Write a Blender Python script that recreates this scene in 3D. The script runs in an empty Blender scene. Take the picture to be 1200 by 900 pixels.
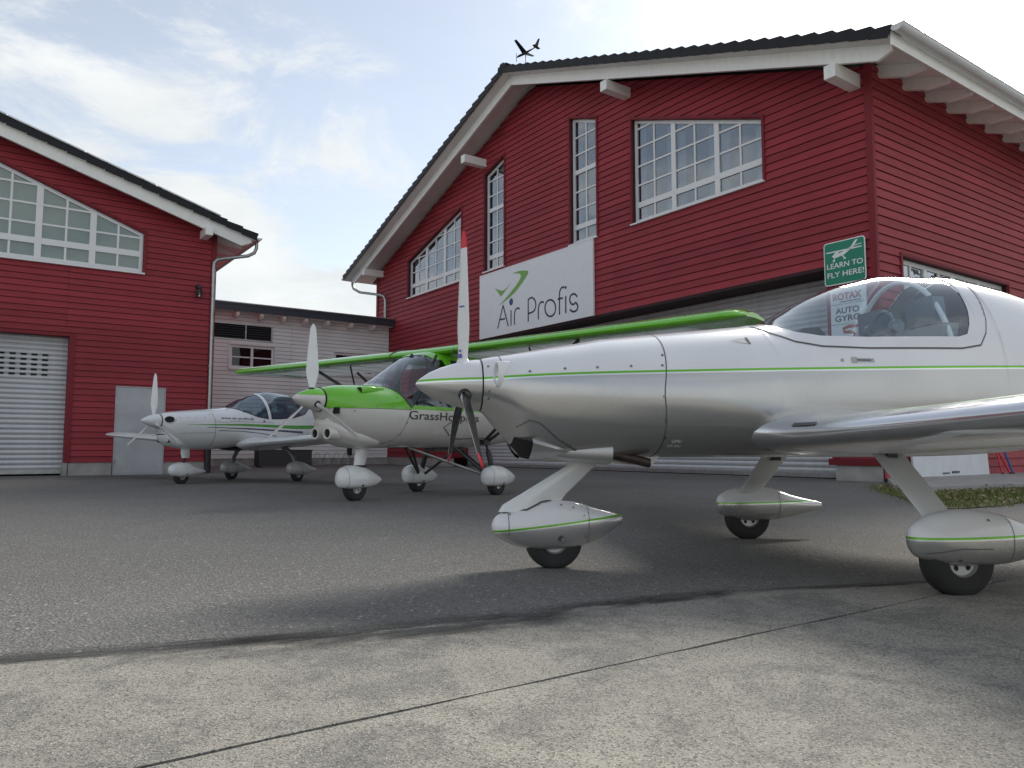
import bpy, bmesh, math, random
import numpy as np
from math import sin, cos, pi, sqrt, atan2, radians
from mathutils import Vector, Matrix
random.seed(7)
SC = bpy.context.scene
COL = SC.collection
PI = pi
# ------------------------------------------------------------------ camera
CAM_H = 0.68
cam = bpy.data.cameras.new('camera'); camo = bpy.data.objects.new('camera', cam); COL.objects.link(camo)
camo.location = (0, 0, CAM_H)
PITCH = math.atan(76/900)
camo.rotation_euler = (PI/2+PITCH, 0, 0)
cam.sensor_width = 36; cam.lens = 27.0; cam.clip_end = 2000; cam.clip_start = .05
SC.camera = camo
# ------------------------------------------------------------------ sky and sun
SUN_AZ = radians(33.0); SUN_EL = radians(33.0)
SUN_DIR = Vector((sin(SUN_AZ)*cos(SUN_EL), cos(SUN_AZ)*cos(SUN_EL), sin(SUN_EL)))
W = bpy.data.worlds.new('World'); SC.world = W; W.use_nodes = True
def world():
    nt = W.node_tree; N = nt.nodes; L = nt.links; N.clear()
    out = N.new('ShaderNodeOutputWorld'); bg = N.new('ShaderNodeBackground'); bg.inputs[1].default_value = .1
    L.new(bg.outputs[0], out.inputs[0])
    sky = N.new('ShaderNodeTexSky'); sky.sky_type = 'NISHITA'; sky.sun_disc = False
    sky.sun_elevation = SUN_EL; sky.sun_rotation = SUN_AZ
    sky.air_density = 1.0; sky.dust_density = .35; sky.ozone_density = 1.5
    tc = N.new('ShaderNodeTexCoord')
    def math_(op, a, b=None, c=None, clamp=False):
        n = N.new('ShaderNodeMath'); n.operation = op; n.use_clamp = clamp
        for i, v in enumerate((a, b, c)):
            if v is None: continue
            if isinstance(v, (int, float)): n.inputs[i].default_value = v
            else: L.new(v, n.inputs[i])
        return n.outputs[0]
    def mixc(f, a, b):
        n = N.new('ShaderNodeMix'); n.data_type = 'RGBA'
        if isinstance(f, (int, float)): n.inputs[0].default_value = f
        else: L.new(f, n.inputs[0])
        for i, v in ((6, a), (7, b)):
            if isinstance(v, tuple): n.inputs[i].default_value = (*v, 1)
            else: L.new(v, n.inputs[i])
        return n.outputs[2]
    sep = N.new('ShaderNodeSeparateXYZ'); L.new(tc.outputs['Generated'], sep.inputs[0])
    zz = math_('ADD', math_('MAXIMUM', sep.outputs[2], 0.0), .22)
    cmb = N.new('ShaderNodeCombineXYZ')
    L.new(math_('DIVIDE', sep.outputs[0], zz), cmb.inputs[0]); L.new(math_('DIVIDE', sep.outputs[1], zz), cmb.inputs[1])
    def noise(scale, detail, rough, off, dist=0.0):
        mp = N.new('ShaderNodeMapping'); L.new(cmb.outputs[0], mp.inputs[0]); mp.inputs['Location'].default_value = off
        n = N.new('ShaderNodeTexNoise'); n.inputs['Scale'].default_value = scale; n.inputs['Detail'].default_value = detail
        n.inputs['Roughness'].default_value = rough; n.inputs['Distortion'].default_value = dist
        L.new(mp.outputs[0], n.inputs['Vector']); return n.outputs[0]
    big = noise(.62, 3, .5, (1.2, 4.4, 0))
    fine = noise(2.6, 10, .66, (.4, .2, 0), .5)
    m = math_('ADD', math_('MULTIPLY', big, .52), math_('MULTIPLY', fine, .48))
    low = math_('MULTIPLY', math_('SUBTRACT', .36, sep.outputs[2]), .32)      # cloud thickens towards the horizon
    m = math_('ADD', m, low)
    mr = N.new('ShaderNodeMapRange'); mr.interpolation_type = 'SMOOTHSTEP'
    L.new(m, mr.inputs[0]); mr.inputs[1].default_value = .435; mr.inputs[2].default_value = .53
    mask = mr.outputs[0]
    veil = math_('ADD', math_('MULTIPLY', mask, .74), .22, clamp=True)
    shade = noise(2.6, 8, .65, (5.2, 8.1, 0), .3)
    ccol = mixc(shade, (2.9, 3.1, 3.25), (4.9, 5.0, 4.9))
    hs = N.new('ShaderNodeHueSaturation'); hs.inputs['Saturation'].default_value = .62; hs.inputs['Value'].default_value = .78; L.new(sky.outputs[0], hs.inputs['Color'])
    c = mixc(veil, hs.outputs[0], ccol)
    # glow of the veiled sun
    dot = N.new('ShaderNodeVectorMath'); dot.operation = 'DOT_PRODUCT'
    L.new(tc.outputs['Generated'], dot.inputs[0]); dot.inputs[1].default_value = SUN_DIR
    dp = math_('MAXIMUM', dot.outputs['Value'], 0.0)
    glow = math_('ADD', math_('MULTIPLY', math_('POWER', dp, 26.0), 3.2), math_('MULTIPLY', math_('POWER', dp, 120.0), 16.0))
    gc = N.new('ShaderNodeVectorMath'); gc.operation = 'SCALE'; gc.inputs[0].default_value = (1.0, .97, .90); L.new(glow, gc.inputs['Scale'])
    ad = N.new('ShaderNodeVectorMath'); ad.operation = 'ADD'; L.new(c, ad.inputs[0]); L.new(gc.outputs[0], ad.inputs[1])
    L.new(ad.outputs[0], bg.inputs[0])
world()
sl = bpy.data.lights.new('sun', 'SUN'); sl.energy = 3.0; sl.angle = radians(22); sl.color = (1, .95, .87)
slo = bpy.data.objects.new('sun', sl); COL.objects.link(slo); slo.location = (10, 20, 30)
slo.rotation_euler = (-SUN_DIR).to_track_quat('-Z', 'Y').to_euler()
SC.view_settings.view_transform = 'Standard'; SC.view_settings.look = 'None'; SC.view_settings.exposure = 1.18; SC.view_settings.gamma = 1.0
# ------------------------------------------------------------------ materials
MATS = {}
def nodes_of(name):
    m = bpy.data.materials.new(name); m.use_nodes = True; MATS[name] = m
    nt = m.node_tree; return m, nt, nt.nodes, nt.links, nt.nodes['Principled BSDF']
def nmath(nt, op, a, b=None, clamp=False):
    n = nt.nodes.new('ShaderNodeMath'); n.operation = op; n.use_clamp = clamp
    for i, v in enumerate((a, b)):
        if v is None: continue
        if isinstance(v, (int, float)): n.inputs[i].default_value = v
        else: nt.links.new(v, n.inputs[i])
    return n.outputs[0]
def nmix(nt, f, a, b, blend='MIX'):
    n = nt.nodes.new('ShaderNodeMix'); n.data_type = 'RGBA'; n.blend_type = blend
    if isinstance(f, (int, float)): n.inputs[0].default_value = f
    else: nt.links.new(f, n.inputs[0])
    for i, v in ((6, a), (7, b)):
        if isinstance(v, tuple): n.inputs[i].default_value = (*v[:3], 1)
        else: nt.links.new(v, n.inputs[i])
    return n.outputs[2]
def nnoise(nt, scale, detail=4, rough=.55, vec=None, dist=0):
    n = nt.nodes.new('ShaderNodeTexNoise'); n.inputs['Scale'].default_value = scale; n.inputs['Detail'].default_value = detail
    n.inputs['Roughness'].default_value = rough; n.inputs['Distortion'].default_value = dist
    if vec is not None: nt.links.new(vec, n.inputs['Vector'])
    return n.outputs[0]
def nmap(nt, v, a, b, c=0., d=1.):
    n = nt.nodes.new('ShaderNodeMapRange'); nt.links.new(v, n.inputs[0])
    for i, x in zip((1, 2, 3, 4), (a, b, c, d)): n.inputs[i].default_value = x
    return n.outputs[0]
def objco(nt, scale=(1, 1, 1)):
    t = nt.nodes.new('ShaderNodeTexCoord'); mp = nt.nodes.new('ShaderNodeMapping'); mp.inputs['Scale'].default_value = scale
    nt.links.new(t.outputs['Object'], mp.inputs[0]); return mp.outputs[0]
def bump(nt, P, h, strength=.2, dist=.01):
    b = nt.nodes.new('ShaderNodeBump'); b.inputs['Strength'].default_value = strength; b.inputs['Distance'].default_value = dist
    nt.links.new(h, b.inputs['Height']); nt.links.new(b.outputs[0], P.inputs['Normal'])
def plain(name, col, rough=.5, metal=0., var=.08, scale=6., coat=0., bumps=0., spec=.5, vecscale=(1, 1, 1)):
    """colour with a little uneven wear, so nothing is perfectly flat"""
    m, nt, N, L, P = nodes_of(name)
    v = objco(nt, vecscale); n = nnoise(nt, scale, 5, .6, v)
    a = tuple(c*(1-var) for c in col); b = tuple(min(1, c*(1+var)) for c in col)
    L.new(nmix(nt, nmap(nt, n, .3, .7), a, b), P.inputs['Base Color'])
    L.new(nmap(nt, n, .3, .7, max(0, rough-.06), min(1, rough+.06)), P.inputs['Roughness'])
    P.inputs['Metallic'].default_value = metal; P.inputs['Specular IOR Level'].default_value = spec
    P.inputs['Coat Weight'].default_value = coat; P.inputs['Coat Roughness'].default_value = .05
    if bumps: bump(nt, P, nnoise(nt, scale*12, 4, .6, v), bumps, .003)
    return m
def wood(name, col, axis, var=.24):
    """painted board: grain along its length, each board a slightly different tone"""
    m, nt, N, L, P = nodes_of(name)
    sc = [14, 14, 14]; sc[axis] = .7
    v = objco(nt, tuple(sc)); g = nnoise(nt, 3.0, 6, .65, v, .4); w = nnoise(nt, .55, 3, .5, objco(nt))
    oi = N.new('ShaderNodeObjectInfo')
    r = nmap(nt, oi.outputs['Random'], 0, 1, 1-var*.55, 1+var*.45)
    k = nmath(nt, 'MULTIPLY', r, nmath(nt, 'MULTIPLY', nmap(nt, g, .25, .75, 1-var, 1+var*.6), nmap(nt, w, .3, .7, .90, 1.1)))
    sv = N.new('ShaderNodeVectorMath'); sv.operation = 'SCALE'; sv.inputs[0].default_value = col; L.new(k, sv.inputs['Scale'])
    L.new(sv.outputs[0], P.inputs['Base Color']); P.inputs['Roughness'].default_value = .62; P.inputs['Specular IOR Level'].default_value = .3
    bump(nt, P, g, .25, .004); return m
def glass(name, tint, refl=.35, tint_room=1.0):
    m, nt, N, L, P = nodes_of(name); N.remove(P)
    out = [n for n in N if n.type == 'OUTPUT_MATERIAL'][0]
    tr = N.new('ShaderNodeBsdfTransparent'); tr.inputs[0].default_value = (*tint, 1)
    gl = N.new('ShaderNodeBsdfGlossy'); gl.inputs['Roughness'].default_value = .015; gl.inputs[0].default_value = (.93, .95, .97, 1)
    n = nnoise(nt, 1.6, 2, .5, objco(nt)); b = N.new('ShaderNodeBump'); b.inputs['Strength'].default_value = .04; b.inputs['Distance'].default_value = .05
    L.new(n, b.inputs['Height']); L.new(b.outputs[0], gl.inputs['Normal'])
    lw = N.new('ShaderNodeLayerWeight'); lw.inputs[0].default_value = .5
    f = nmath(nt, 'ADD', nmath(nt, 'MULTIPLY', nmath(nt, 'POWER', lw.outputs['Facing'], 3.5), (1-refl)*.9), refl, True)
    mx = N.new('ShaderNodeMixShader'); L.new(f, mx.inputs[0]); L.new(tr.outputs[0], mx.inputs[1]); L.new(gl.outputs[0], mx.inputs[2])
    L.new(mx.outputs[0], out.inputs[0]); return m
def paint(name, upper, lower, z0, slope, curve=0., stripe=None, sw=.006, lower_metal=.0, lower_rough=.3, rough=.22):
    """two-colour aircraft paint split along a line z = z0 + slope*x, with an optional pin stripe on it (a real paint scheme)"""
    m, nt, N, L, P = nodes_of(name)
    t = N.new('ShaderNodeTexCoord'); s = N.new('ShaderNodeSeparateXYZ'); L.new(t.outputs['Object'], s.inputs[0])
    x, z = s.outputs[0], s.outputs[2]
    line = nmath(nt, 'ADD', nmath(nt, 'MULTIPLY', x, slope), z0)
    if curve: line = nmath(nt, 'ADD', line, nmath(nt, 'MULTIPLY', nmath(nt, 'MULTIPLY', x, x), curve))
    d = nmath(nt, 'SUBTRACT', z, line)
    up = nmap(nt, d, -.002, .002)
    n = nnoise(nt, 2.2, 5, .6, objco(nt)); dirt = nmap(nt, n, .3, .75, 1.03, .93)
    c = nmix(nt, up, lower, upper)
    if stripe:
        wl = nmap(nt, d, -sw*2.2-.002, -sw*2.2); c = nmix(nt, nmath(nt, 'MULTIPLY', wl, nmath(nt, 'SUBTRACT', 1.0, up)), c, (.80, .82, .80))
        st = nmath(nt, 'LESS_THAN', nmath(nt, 'ABSOLUTE', d), sw); c = nmix(nt, st, c, stripe)
    sv = N.new('ShaderNodeVectorMath'); sv.operation = 'SCALE'; L.new(c, sv.inputs[0]); L.new(dirt, sv.inputs['Scale'])
    L.new(sv.outputs[0], P.inputs['Base Color'])
    L.new(nmap(nt, up, 0, 1, lower_metal, 0), P.inputs['Metallic'])
    rr = nmath(nt, 'ADD', nmap(nt, up, 0, 1, lower_rough, rough), nmap(nt, n, .3, .7, -.03, .05)); L.new(rr, P.inputs['Roughness'])
    P.inputs['Coat Weight'].default_value = .55; P.inputs['Coat Roughness'].default_value = .06
    return m
GREEN = (.15, .50, .022); DGREEN = (.07, .30, .02)
RED = (.315, .036, .050)
M_red = wood('red_boards', RED, 0); M_redside = wood('red_boards_side', (.325, .046, .058), 1)
M_redtrim = wood('red_trim', (.20, .019, .028), 2)
M_grey = wood('grey_boards', (.80, .82, .81), 0, .08)
M_back = plain('sheathing', (.035, .012, .014), .8)
M_backg = plain('grey_sheathing', (.10, .10, .10), .8)
M_white = plain('white_painted_wood', (.85, .85, .82), .5, var=.05, scale=3, vecscale=(3, 1, 1))
M_soffit = wood('soffit_boards', (.84, .83, .79), 1, .06)
M_frame = plain('window_frame_white', (.78, .79, .80), .35, var=.03)
M_tile = plain('roof_tile_dark', (.016, .017, .020), .55, var=.3, bumps=.3, spec=.25)
M_zinc = plain('galvanised_zinc', (.42, .43, .43), .38, metal=.75, var=.18, scale=9)
M_alu = plain('shutter_aluminium', (.52, .53, .55), .40, metal=.25, var=.12, scale=2.5, vecscale=(1, 1, .25))
M_alud = plain('door_panel_grey', (.44, .45, .47), .45, var=.14, scale=1.4)
M_pane = glass('window_glass', (.62, .68, .74), .17)
M_panel = glass('window_glass_curtained', (.70, .76, .74), .10)
M_paned = glass('window_glass_dark', (.25, .27, .28), .05)
M_panes = glass('window_glass_side', (.30, .32, .33), .32)
M_curt = plain('curtain', (.62, .66, .66), .9, var=.12, scale=5, vecscale=(4, 4, .1))
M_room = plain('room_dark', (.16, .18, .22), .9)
M_roomg = plain('roller_blind', (.42, .50, .48), .9, var=.08, scale=2)
M_conc = plain('plinth_concrete', (.36, .35, .33), .85, var=.2, scale=3, bumps=.4)
M_steel = plain('dark_steel', (.06, .06, .065), .5, metal=.4)
M_black = plain('black_plastic', (.018, .018, .02), .45)
M_void = plain('dark_opening', (.006, .006, .007), .8)
M_tyre = plain('tyre_rubber', (.028, .027, .026), .85, var=.3, scale=12, bumps=.2)
M_rim = plain('wheel_rim', (.38, .38, .37), .4, metal=.6)
M_fasc = plain('dark_fascia', (.035, .042, .055), .5)
M_silver = plain('silver_paint', (.46, .46, .455), .36, metal=.55, var=.05, coat=.5)
M_wht = plain('white_gelcoat', (.76, .77, .77), .22, var=.04, scale=2, coat=.5)
M_cream = plain('cream_gelcoat', (.66, .64, .60), .24, var=.04, scale=2, coat=.5)
M_green = plain('green_paint', GREEN, .25, var=.06, scale=2, coat=.5)
M_fab = plain('wing_fabric', (.80, .80, .78), .5, var=.08, scale=2)
def translucent(m, f):
    nt = m.node_tree; P = nt.nodes['Principled BSDF']; out = [n for n in nt.nodes if n.type == 'OUTPUT_MATERIAL'][0]
    t = nt.nodes.new('ShaderNodeBsdfTranslucent'); t.inputs[0].default_value = (.85, .85, .82, 1); mx = nt.nodes.new('ShaderNodeMixShader'); mx.inputs[0].default_value = f
    nt.links.new(P.outputs[0], mx.inputs[1]); nt.links.new(t.outputs[0], mx.inputs[2]); nt.links.new(mx.outputs[0], out.inputs[0])
translucent(M_fab, .65)
M_redp = plain('red_paint', (.62, .012, .03), .35)
M_ltgrey = plain('sign_panel', (.78, .81, .84), .35, var=.03)
M_ink = plain('sign_lettering', (.030, .022, .035), .5)
M_blue = plain('sign_blue', (.01, .035, .20), .4)
M_sgreen = plain('sign_leaf_green', (.16, .40, .05), .4)
M_rgreen = plain('sign_road_green', (.0, .22, .13), .4)
M_swhite = plain('sign_white', (.80, .82, .82), .4)
M_rtx = plain('sign_red_ink', (.40, .06, .06), .5)
M_canopy = glass('canopy_acrylic', (.84, .93, .97), .12)
M_canopy3 = glass('canopy_acrylic_blue', (.45, .62, .70), .10)
M_wscreen = glass('windscreen', (.80, .83, .88), .07)
M_int = plain('cockpit_lining', (.14, .15, .165), .7)
M_seat = plain('seat_cover', (.17, .20, .23), .8)
M_brown = plain('rusty_exhaust', (.060, .045, .038), .5, metal=.5, var=.4, scale=20)
M_seam = plain('panel_gap', (.10, .10, .105), .7)
M_screw = plain('fastener_steel', (.22, .22, .22), .35, metal=.8)
M_bluep = plain('blue_paint', (.02, .12, .42), .4)
M_boardw = plain('white_board', (.66, .68, .70), .5, var=.07, scale=3)
M_purple = plain('blade_logo', (.10, .10, .38), .4)
# ------------------------------------------------------------------ mesh builder and object helpers
class MB:
    def __init__(s): s.v = []; s.f = []; s.m = []
    def add(s, vs, fs, m=0):
        o = len(s.v); s.v += [tuple(map(float, p)) for p in vs]
        for f in fs: s.f.append(tuple(o+i for i in f)); s.m.append(m)
        return s
    def box(s, x0, x1, y0, y1, z0, z1, m=0, fr=None):
        vs = [(x, y, z) for x in (x0, x1) for y in (y0, y1) for z in (z0, z1)]
        if fr: vs = [fr(*p) for p in vs]
        return s.add(vs, [(0, 1, 3, 2), (4, 6, 7, 5), (0, 4, 5, 1), (2, 3, 7, 6), (0, 2, 6, 4), (1, 5, 7, 3)], m)
    def prism(s, poly, d0, d1, fr, m=0):
        """polygon (u, w) swept from depth d0 to d1; fr(u, d, w) gives the point"""
        n = len(poly); vs = [fr(u, d0, w) for u, w in poly]+[fr(u, d1, w) for u, w in poly]
        fs = [tuple(range(n-1, -1, -1)), tuple(range(n, 2*n))]+[(i, (i+1) % n, n+(i+1) % n, n+i) for i in range(n)]
        return s.add(vs, fs, m)
    def bar(s, a, b, w, h, up=(0, 0, 1), m=0):
        a = Vector(a); b = Vector(b); d = (b-a).normalized(); u = Vector(up); x = d.cross(u)
        if x.length < 1e-4: x = d.cross(Vector((1, 0, 0)))
        x.normalize(); u = x.cross(d)
        vs = [p+x*sx*w/2+u*su*h/2 for p in (a, b) for sx, su in ((-1, -1), (1, -1), (1, 1), (-1, 1))]
        return s.add(vs, [(3, 2, 1, 0), (4, 5, 6, 7), (0, 1, 5, 4), (1, 2, 6, 5), (2, 3, 7, 6), (3, 0, 4, 7)], m)
    def tube(s, pts, r, n=10, m=0, flat=1.0):
        pts = [Vector(p) for p in pts]; k = len(pts); rs = r if isinstance(r, (list, tuple)) else [r]*k
        vs = []; ref = None
        for i, p in enumerate(pts):
            d = (pts[min(i+1, k-1)]-pts[max(i-1, 0)]).normalized()
            if ref is None:
                ref = Vector((0, 0, 1)) if abs(d.z) < .9 else Vector((1, 0, 0))
            x = d.cross(ref).normalized(); y = x.cross(d); ref = y
            vs += [p+(x*cos(2*PI*j/n)*flat+y*sin(2*PI*j/n))*rs[i] for j in range(n)]
        fs = [(i*n+j, i*n+(j+1) % n, (i+1)*n+(j+1) % n, (i+1)*n+j) for i in range(k-1) for j in range(n)]
        fs += [tuple(range(n-1, -1, -1)), tuple(range((k-1)*n, k*n))]
        return s.add(vs, fs, m)
    def lathe(s, prof, n=24, fr=lambda r, a, h: (r*cos(a), r*sin(a), h), m=0, closed=False):
        k = len(prof); vs = [fr(r, 2*PI*j/n, h) for r, h in prof for j in range(n)]
        fs = [(i*n+j, i*n+(j+1) % n, ((i+1) % k)*n+(j+1) % n, ((i+1) % k)*n+j) for i in range(k if closed else k-1) for j in range(n)]
        return s.add(vs, fs, m)
    def grid(s, rows, closed=False, m=0):
        k = len(rows); n = len(rows[0]); vs = [p for r in rows for p in r]
        fs = [(i*n+j, i*n+(j+1) % n, (i+1)*n+(j+1) % n, (i+1)*n+j) for i in range(k-1) for j in range(n if closed else n-1)]
        return s.add(vs, fs, m)
    def mesh(s, name, mats, smooth=40, weld=False, recalc=True):
        me = bpy.data.meshes.new(name); me.from_pydata(s.v, [], s.f)
        if not isinstance(mats, (list, tuple)): mats = [mats]
        for x in mats: me.materials.append(x)
        me.polygons.foreach_set('material_index', s.m)
        bm = bmesh.new(); bm.from_mesh(me)
        if weld: bmesh.ops.remove_doubles(bm, verts=bm.verts, dist=2e-4)
        if recalc: bmesh.ops.recalc_face_normals(bm, faces=bm.faces)
        bm.to_mesh(me); bm.free()
        if smooth:
            me.shade_smooth(); me.set_sharp_from_angle(angle=radians(smooth))
        me.update(); return me
    def build(s, name, mats, parent=None, smooth=40, weld=False, recalc=True, label=None):
        o = bpy.data.objects.new(name, s.mesh(name, mats, smooth, weld, recalc)); COL.objects.link(o)
        if parent is not None: o.parent = parent
        if label: o['label'] = label
        return o
def inst(src, name, parent, loc=(0, 0, 0), rot=(0, 0, 0)):
    o = bpy.data.objects.new(name, src.data if hasattr(src, 'data') else src); COL.objects.link(o)
    if parent is not None: o.parent = parent
    o.location = loc; o.rotation_euler = rot; return o
def thing(name, label, cat, loc=(0, 0, 0), rz=0, group=None):
    o = bpy.data.objects.new(name, None); COL.objects.link(o); o.location = loc; o.rotation_euler = (0, 0, rz)
    o.empty_display_size = .2; o['label'] = label; o['category'] = cat
    if group: o['group'] = group
    return o
def tag(o, label=None, cat=None, group=None, kind=None):
    if label: o['label'] = label
    if cat: o['category'] = cat
    if group: o['group'] = group
    if kind: o['kind'] = kind
    return o
def clip(poly, f):
    """part of a convex polygon where f(u, w) <= 0 (f linear)"""
    out = []
    for i in range(len(poly)):
        a, b = poly[i], poly[(i+1) % len(poly)]; fa, fb = f(*a), f(*b)
        if fa <= 0: out.append(a)
        if (fa < 0 < fb) or (fb < 0 < fa):
            t = fa/(fa-fb); out.append((a[0]+(b[0]-a[0])*t, a[1]+(b[1]-a[1])*t))
    return out
def area(p): return abs(sum(p[i][0]*p[(i+1) % len(p)][1]-p[(i+1) % len(p)][0]*p[i][1] for i in range(len(p))))/2 if len(p) > 2 else 0
def textpoly(s, size, bold=0.0, spacing=1.0, shear=0.0):
    """flat lettering: returns vertices (u, w) and faces"""
    c = bpy.data.curves.new('lettering', 'FONT'); c.body = s; c.size = size; c.offset = bold; c.space_character = spacing; c.shear = shear
    c.align_x = 'LEFT'; c.fill_mode = 'FRONT'; c.resolution_u = 4
    o = bpy.data.objects.new('lettering', c); COL.objects.link(o)
    dg = bpy.context.evaluated_depsgraph_get(); me = bpy.data.meshes.new_from_object(o.evaluated_get(dg))
    vs = [(v.co.x, v.co.y) for v in me.vertices]; fs = [tuple(p.vertices) for p in me.polygons]
    bpy.data.objects.remove(o); bpy.data.curves.remove(c); bpy.data.meshes.remove(me)
    return vs, fs
def fit_text(s, u0, u1, w0, h, fr, bold=0., **k):
    """lettering stretched to run from u0 to u1, cap height h, base w0"""
    vs, fs = textpoly(s, 1.0, bold, **k); x0 = min(v[0] for v in vs); x1 = max(v[0] for v in vs)
    cap = .729
    mb = MB(); mb.add([fr(u0+(v[0]-x0)/(x1-x0)*(u1-u0), w0+v[1]/cap*h) for v in vs], fs); return mb
def ribbon(mb, pts, w, fr, m=0):
    """flat stroke of width w along (u, w) points"""
    P = [Vector(p) for p in pts]; n = len(P); vs = []
    for i in range(n):
        d = (P[min(i+1, n-1)]-P[max(i-1, 0)]).normalized(); q = Vector((-d.y, d.x))*w/2
        vs += [fr(*(P[i]+q)), fr(*(P[i]-q))]
    mb.add(vs, [(2*i, 2*i+1, 2*i+3, 2*i+2) for i in range(n-1)], m)
def arc(cx, cy, rx, ry, a0, a1, n=14): return [(cx+rx*cos(radians(a0+(a1-a0)*i/n)), cy+ry*sin(radians(a0+(a1-a0)*i/n))) for i in range(n+1)]
# ------------------------------------------------------------------ layout of the yard
A_ = radians(54.6)
EA = Vector((sin(A_), cos(A_), 0)); EF = Vector((-cos(A_), sin(A_), 0))     # the two building axes
PC = Vector((7.6466, 15.8616, 0))            # right hangar corner
PD = Vector((-8.5482, 21.6842, 0))           # left hangar corner
PX = PC+EF*22.8                              # where the low annex meets the right hangar
RZ_R = atan2(EF.y, EF.x); RZ_L = atan2(-EA.y, -EA.x)
FRONT = lambda u, d, w: (u, d, w)
SIDE = lambda a, d, w: (-d, -a, w)
# ------------------------------------------------------------------ clapboards
def solid(z, outline, openings):
    a, b = outline(z); iv = [(a, b)]
    for poly in openings:
        xs = []
        for i in range(len(poly)):
            p, q = poly[i], poly[(i+1) % len(poly)]
            if (p[1]-z)*(q[1]-z) < 0: xs.append(p[0]+(q[0]-p[0])*(z-p[1])/(q[1]-p[1]))
        if len(xs) < 2: continue
        c0, c1 = min(xs), max(xs); new = []
        for (p, q) in iv:
            if c1 <= p or c0 >= q: new.append((p, q)); continue
            if c0 > p: new.append((p, c0))
            if c1 < q: new.append((c1, q))
        iv = new
    return [i for i in iv if i[1]-i[0] > .01]
def wall_slices(z0, z1, outline, openings, crit):
    zs = [z0]+sorted(c for c in crit if z0+.004 < c < z1-.004)+[z1]; out = []
    for p, q in zip(zs, zs[1:]):
        lo = solid(p+1e-4, outline, openings); hi = solid(q-1e-4, outline, openings)
        if len(lo) != len(hi):
            mid = solid((p+q)/2, outline, openings); lo = hi = mid
        out += [(p, q, a[0], a[1], b[0], b[1]) for a, b in zip(lo, hi)]
    return out
def clad(parent, fr, z0, z1, pitch, outline, openings, mat, seams=(), back=M_back, thick=.22, name='clapboard', wallname='wall', d0=.012, d1=.042):
    crit = sorted({round(p[1], 4) for poly in openings for p in poly})
    wall = MB()
    step = .6; z = z0
    while z < z1-1e-6:
        zz = min(z+step, z1)
        for p, q, a0, b0, a1, b1 in wall_slices(z, zz, outline, openings, crit):
            wall.prism([(a0, p), (b0, p), (b1, q), (a1, q)], -thick, 0, fr)
        z = zz
    wall.build(wallname, back, parent, smooth=0)
    k = 0; z = z0
    while z < z1-.05:
        r0, r1 = z, min(z+pitch, z1); runs = []
        for sl_ in wall_slices(r0, r1, outline, openings, crit):
            p, q, a0, b0, a1, b1 = sl_
            cuts = [s for s, s0, s1 in seams if s0 <= r0 < s1 and max(a0, a1)+.15 < s < min(b0, b1)-.15]
            ed = sorted(cuts)
            la, ha = a0, a1
            for c in ed+[None]:
                lb, hb = (b0, b1) if c is None else (c-.003, c-.003)
                for r in runs:
                    if r[-1][0] < q and min(lb, hb) > min(r[-1][2], r[-1][4]) and max(la, ha) < max(r[-1][3], r[-1][5]) and r[-1][1] <= p+1e-6:
                        r.append((p, q, la, lb, ha, hb)); break
                else: runs.append([(p, q, la, lb, ha, hb)])
                if c is not None: la = ha = c+.003
        for r in runs:
            mb = MB()
            for p, q, a0, b0, a1, b1 in r:
                dep = lambda zz: d1+(d0-d1)*(zz-r0)/pitch
                gap = .012 if abs(q-r1) < 1e-6 else 0
                vs = [fr(a0, 0.001, p), fr(b0, .001, p), fr(b1, .001, q-gap), fr(a1, .001, q-gap), fr(a0, dep(p), p), fr(b0, dep(p), p), fr(b1, dep(q), q-gap), fr(a1, dep(q), q-gap)]
                mb.add(vs, [(0, 1, 2, 3), (7, 6, 5, 4), (0, 4, 5, 1), (1, 5, 6, 2), (2, 6, 7, 3), (3, 7, 4, 0)])
            mb.build(name, mat, parent, smooth=0); k += 1
        z = r1
    return k
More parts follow.
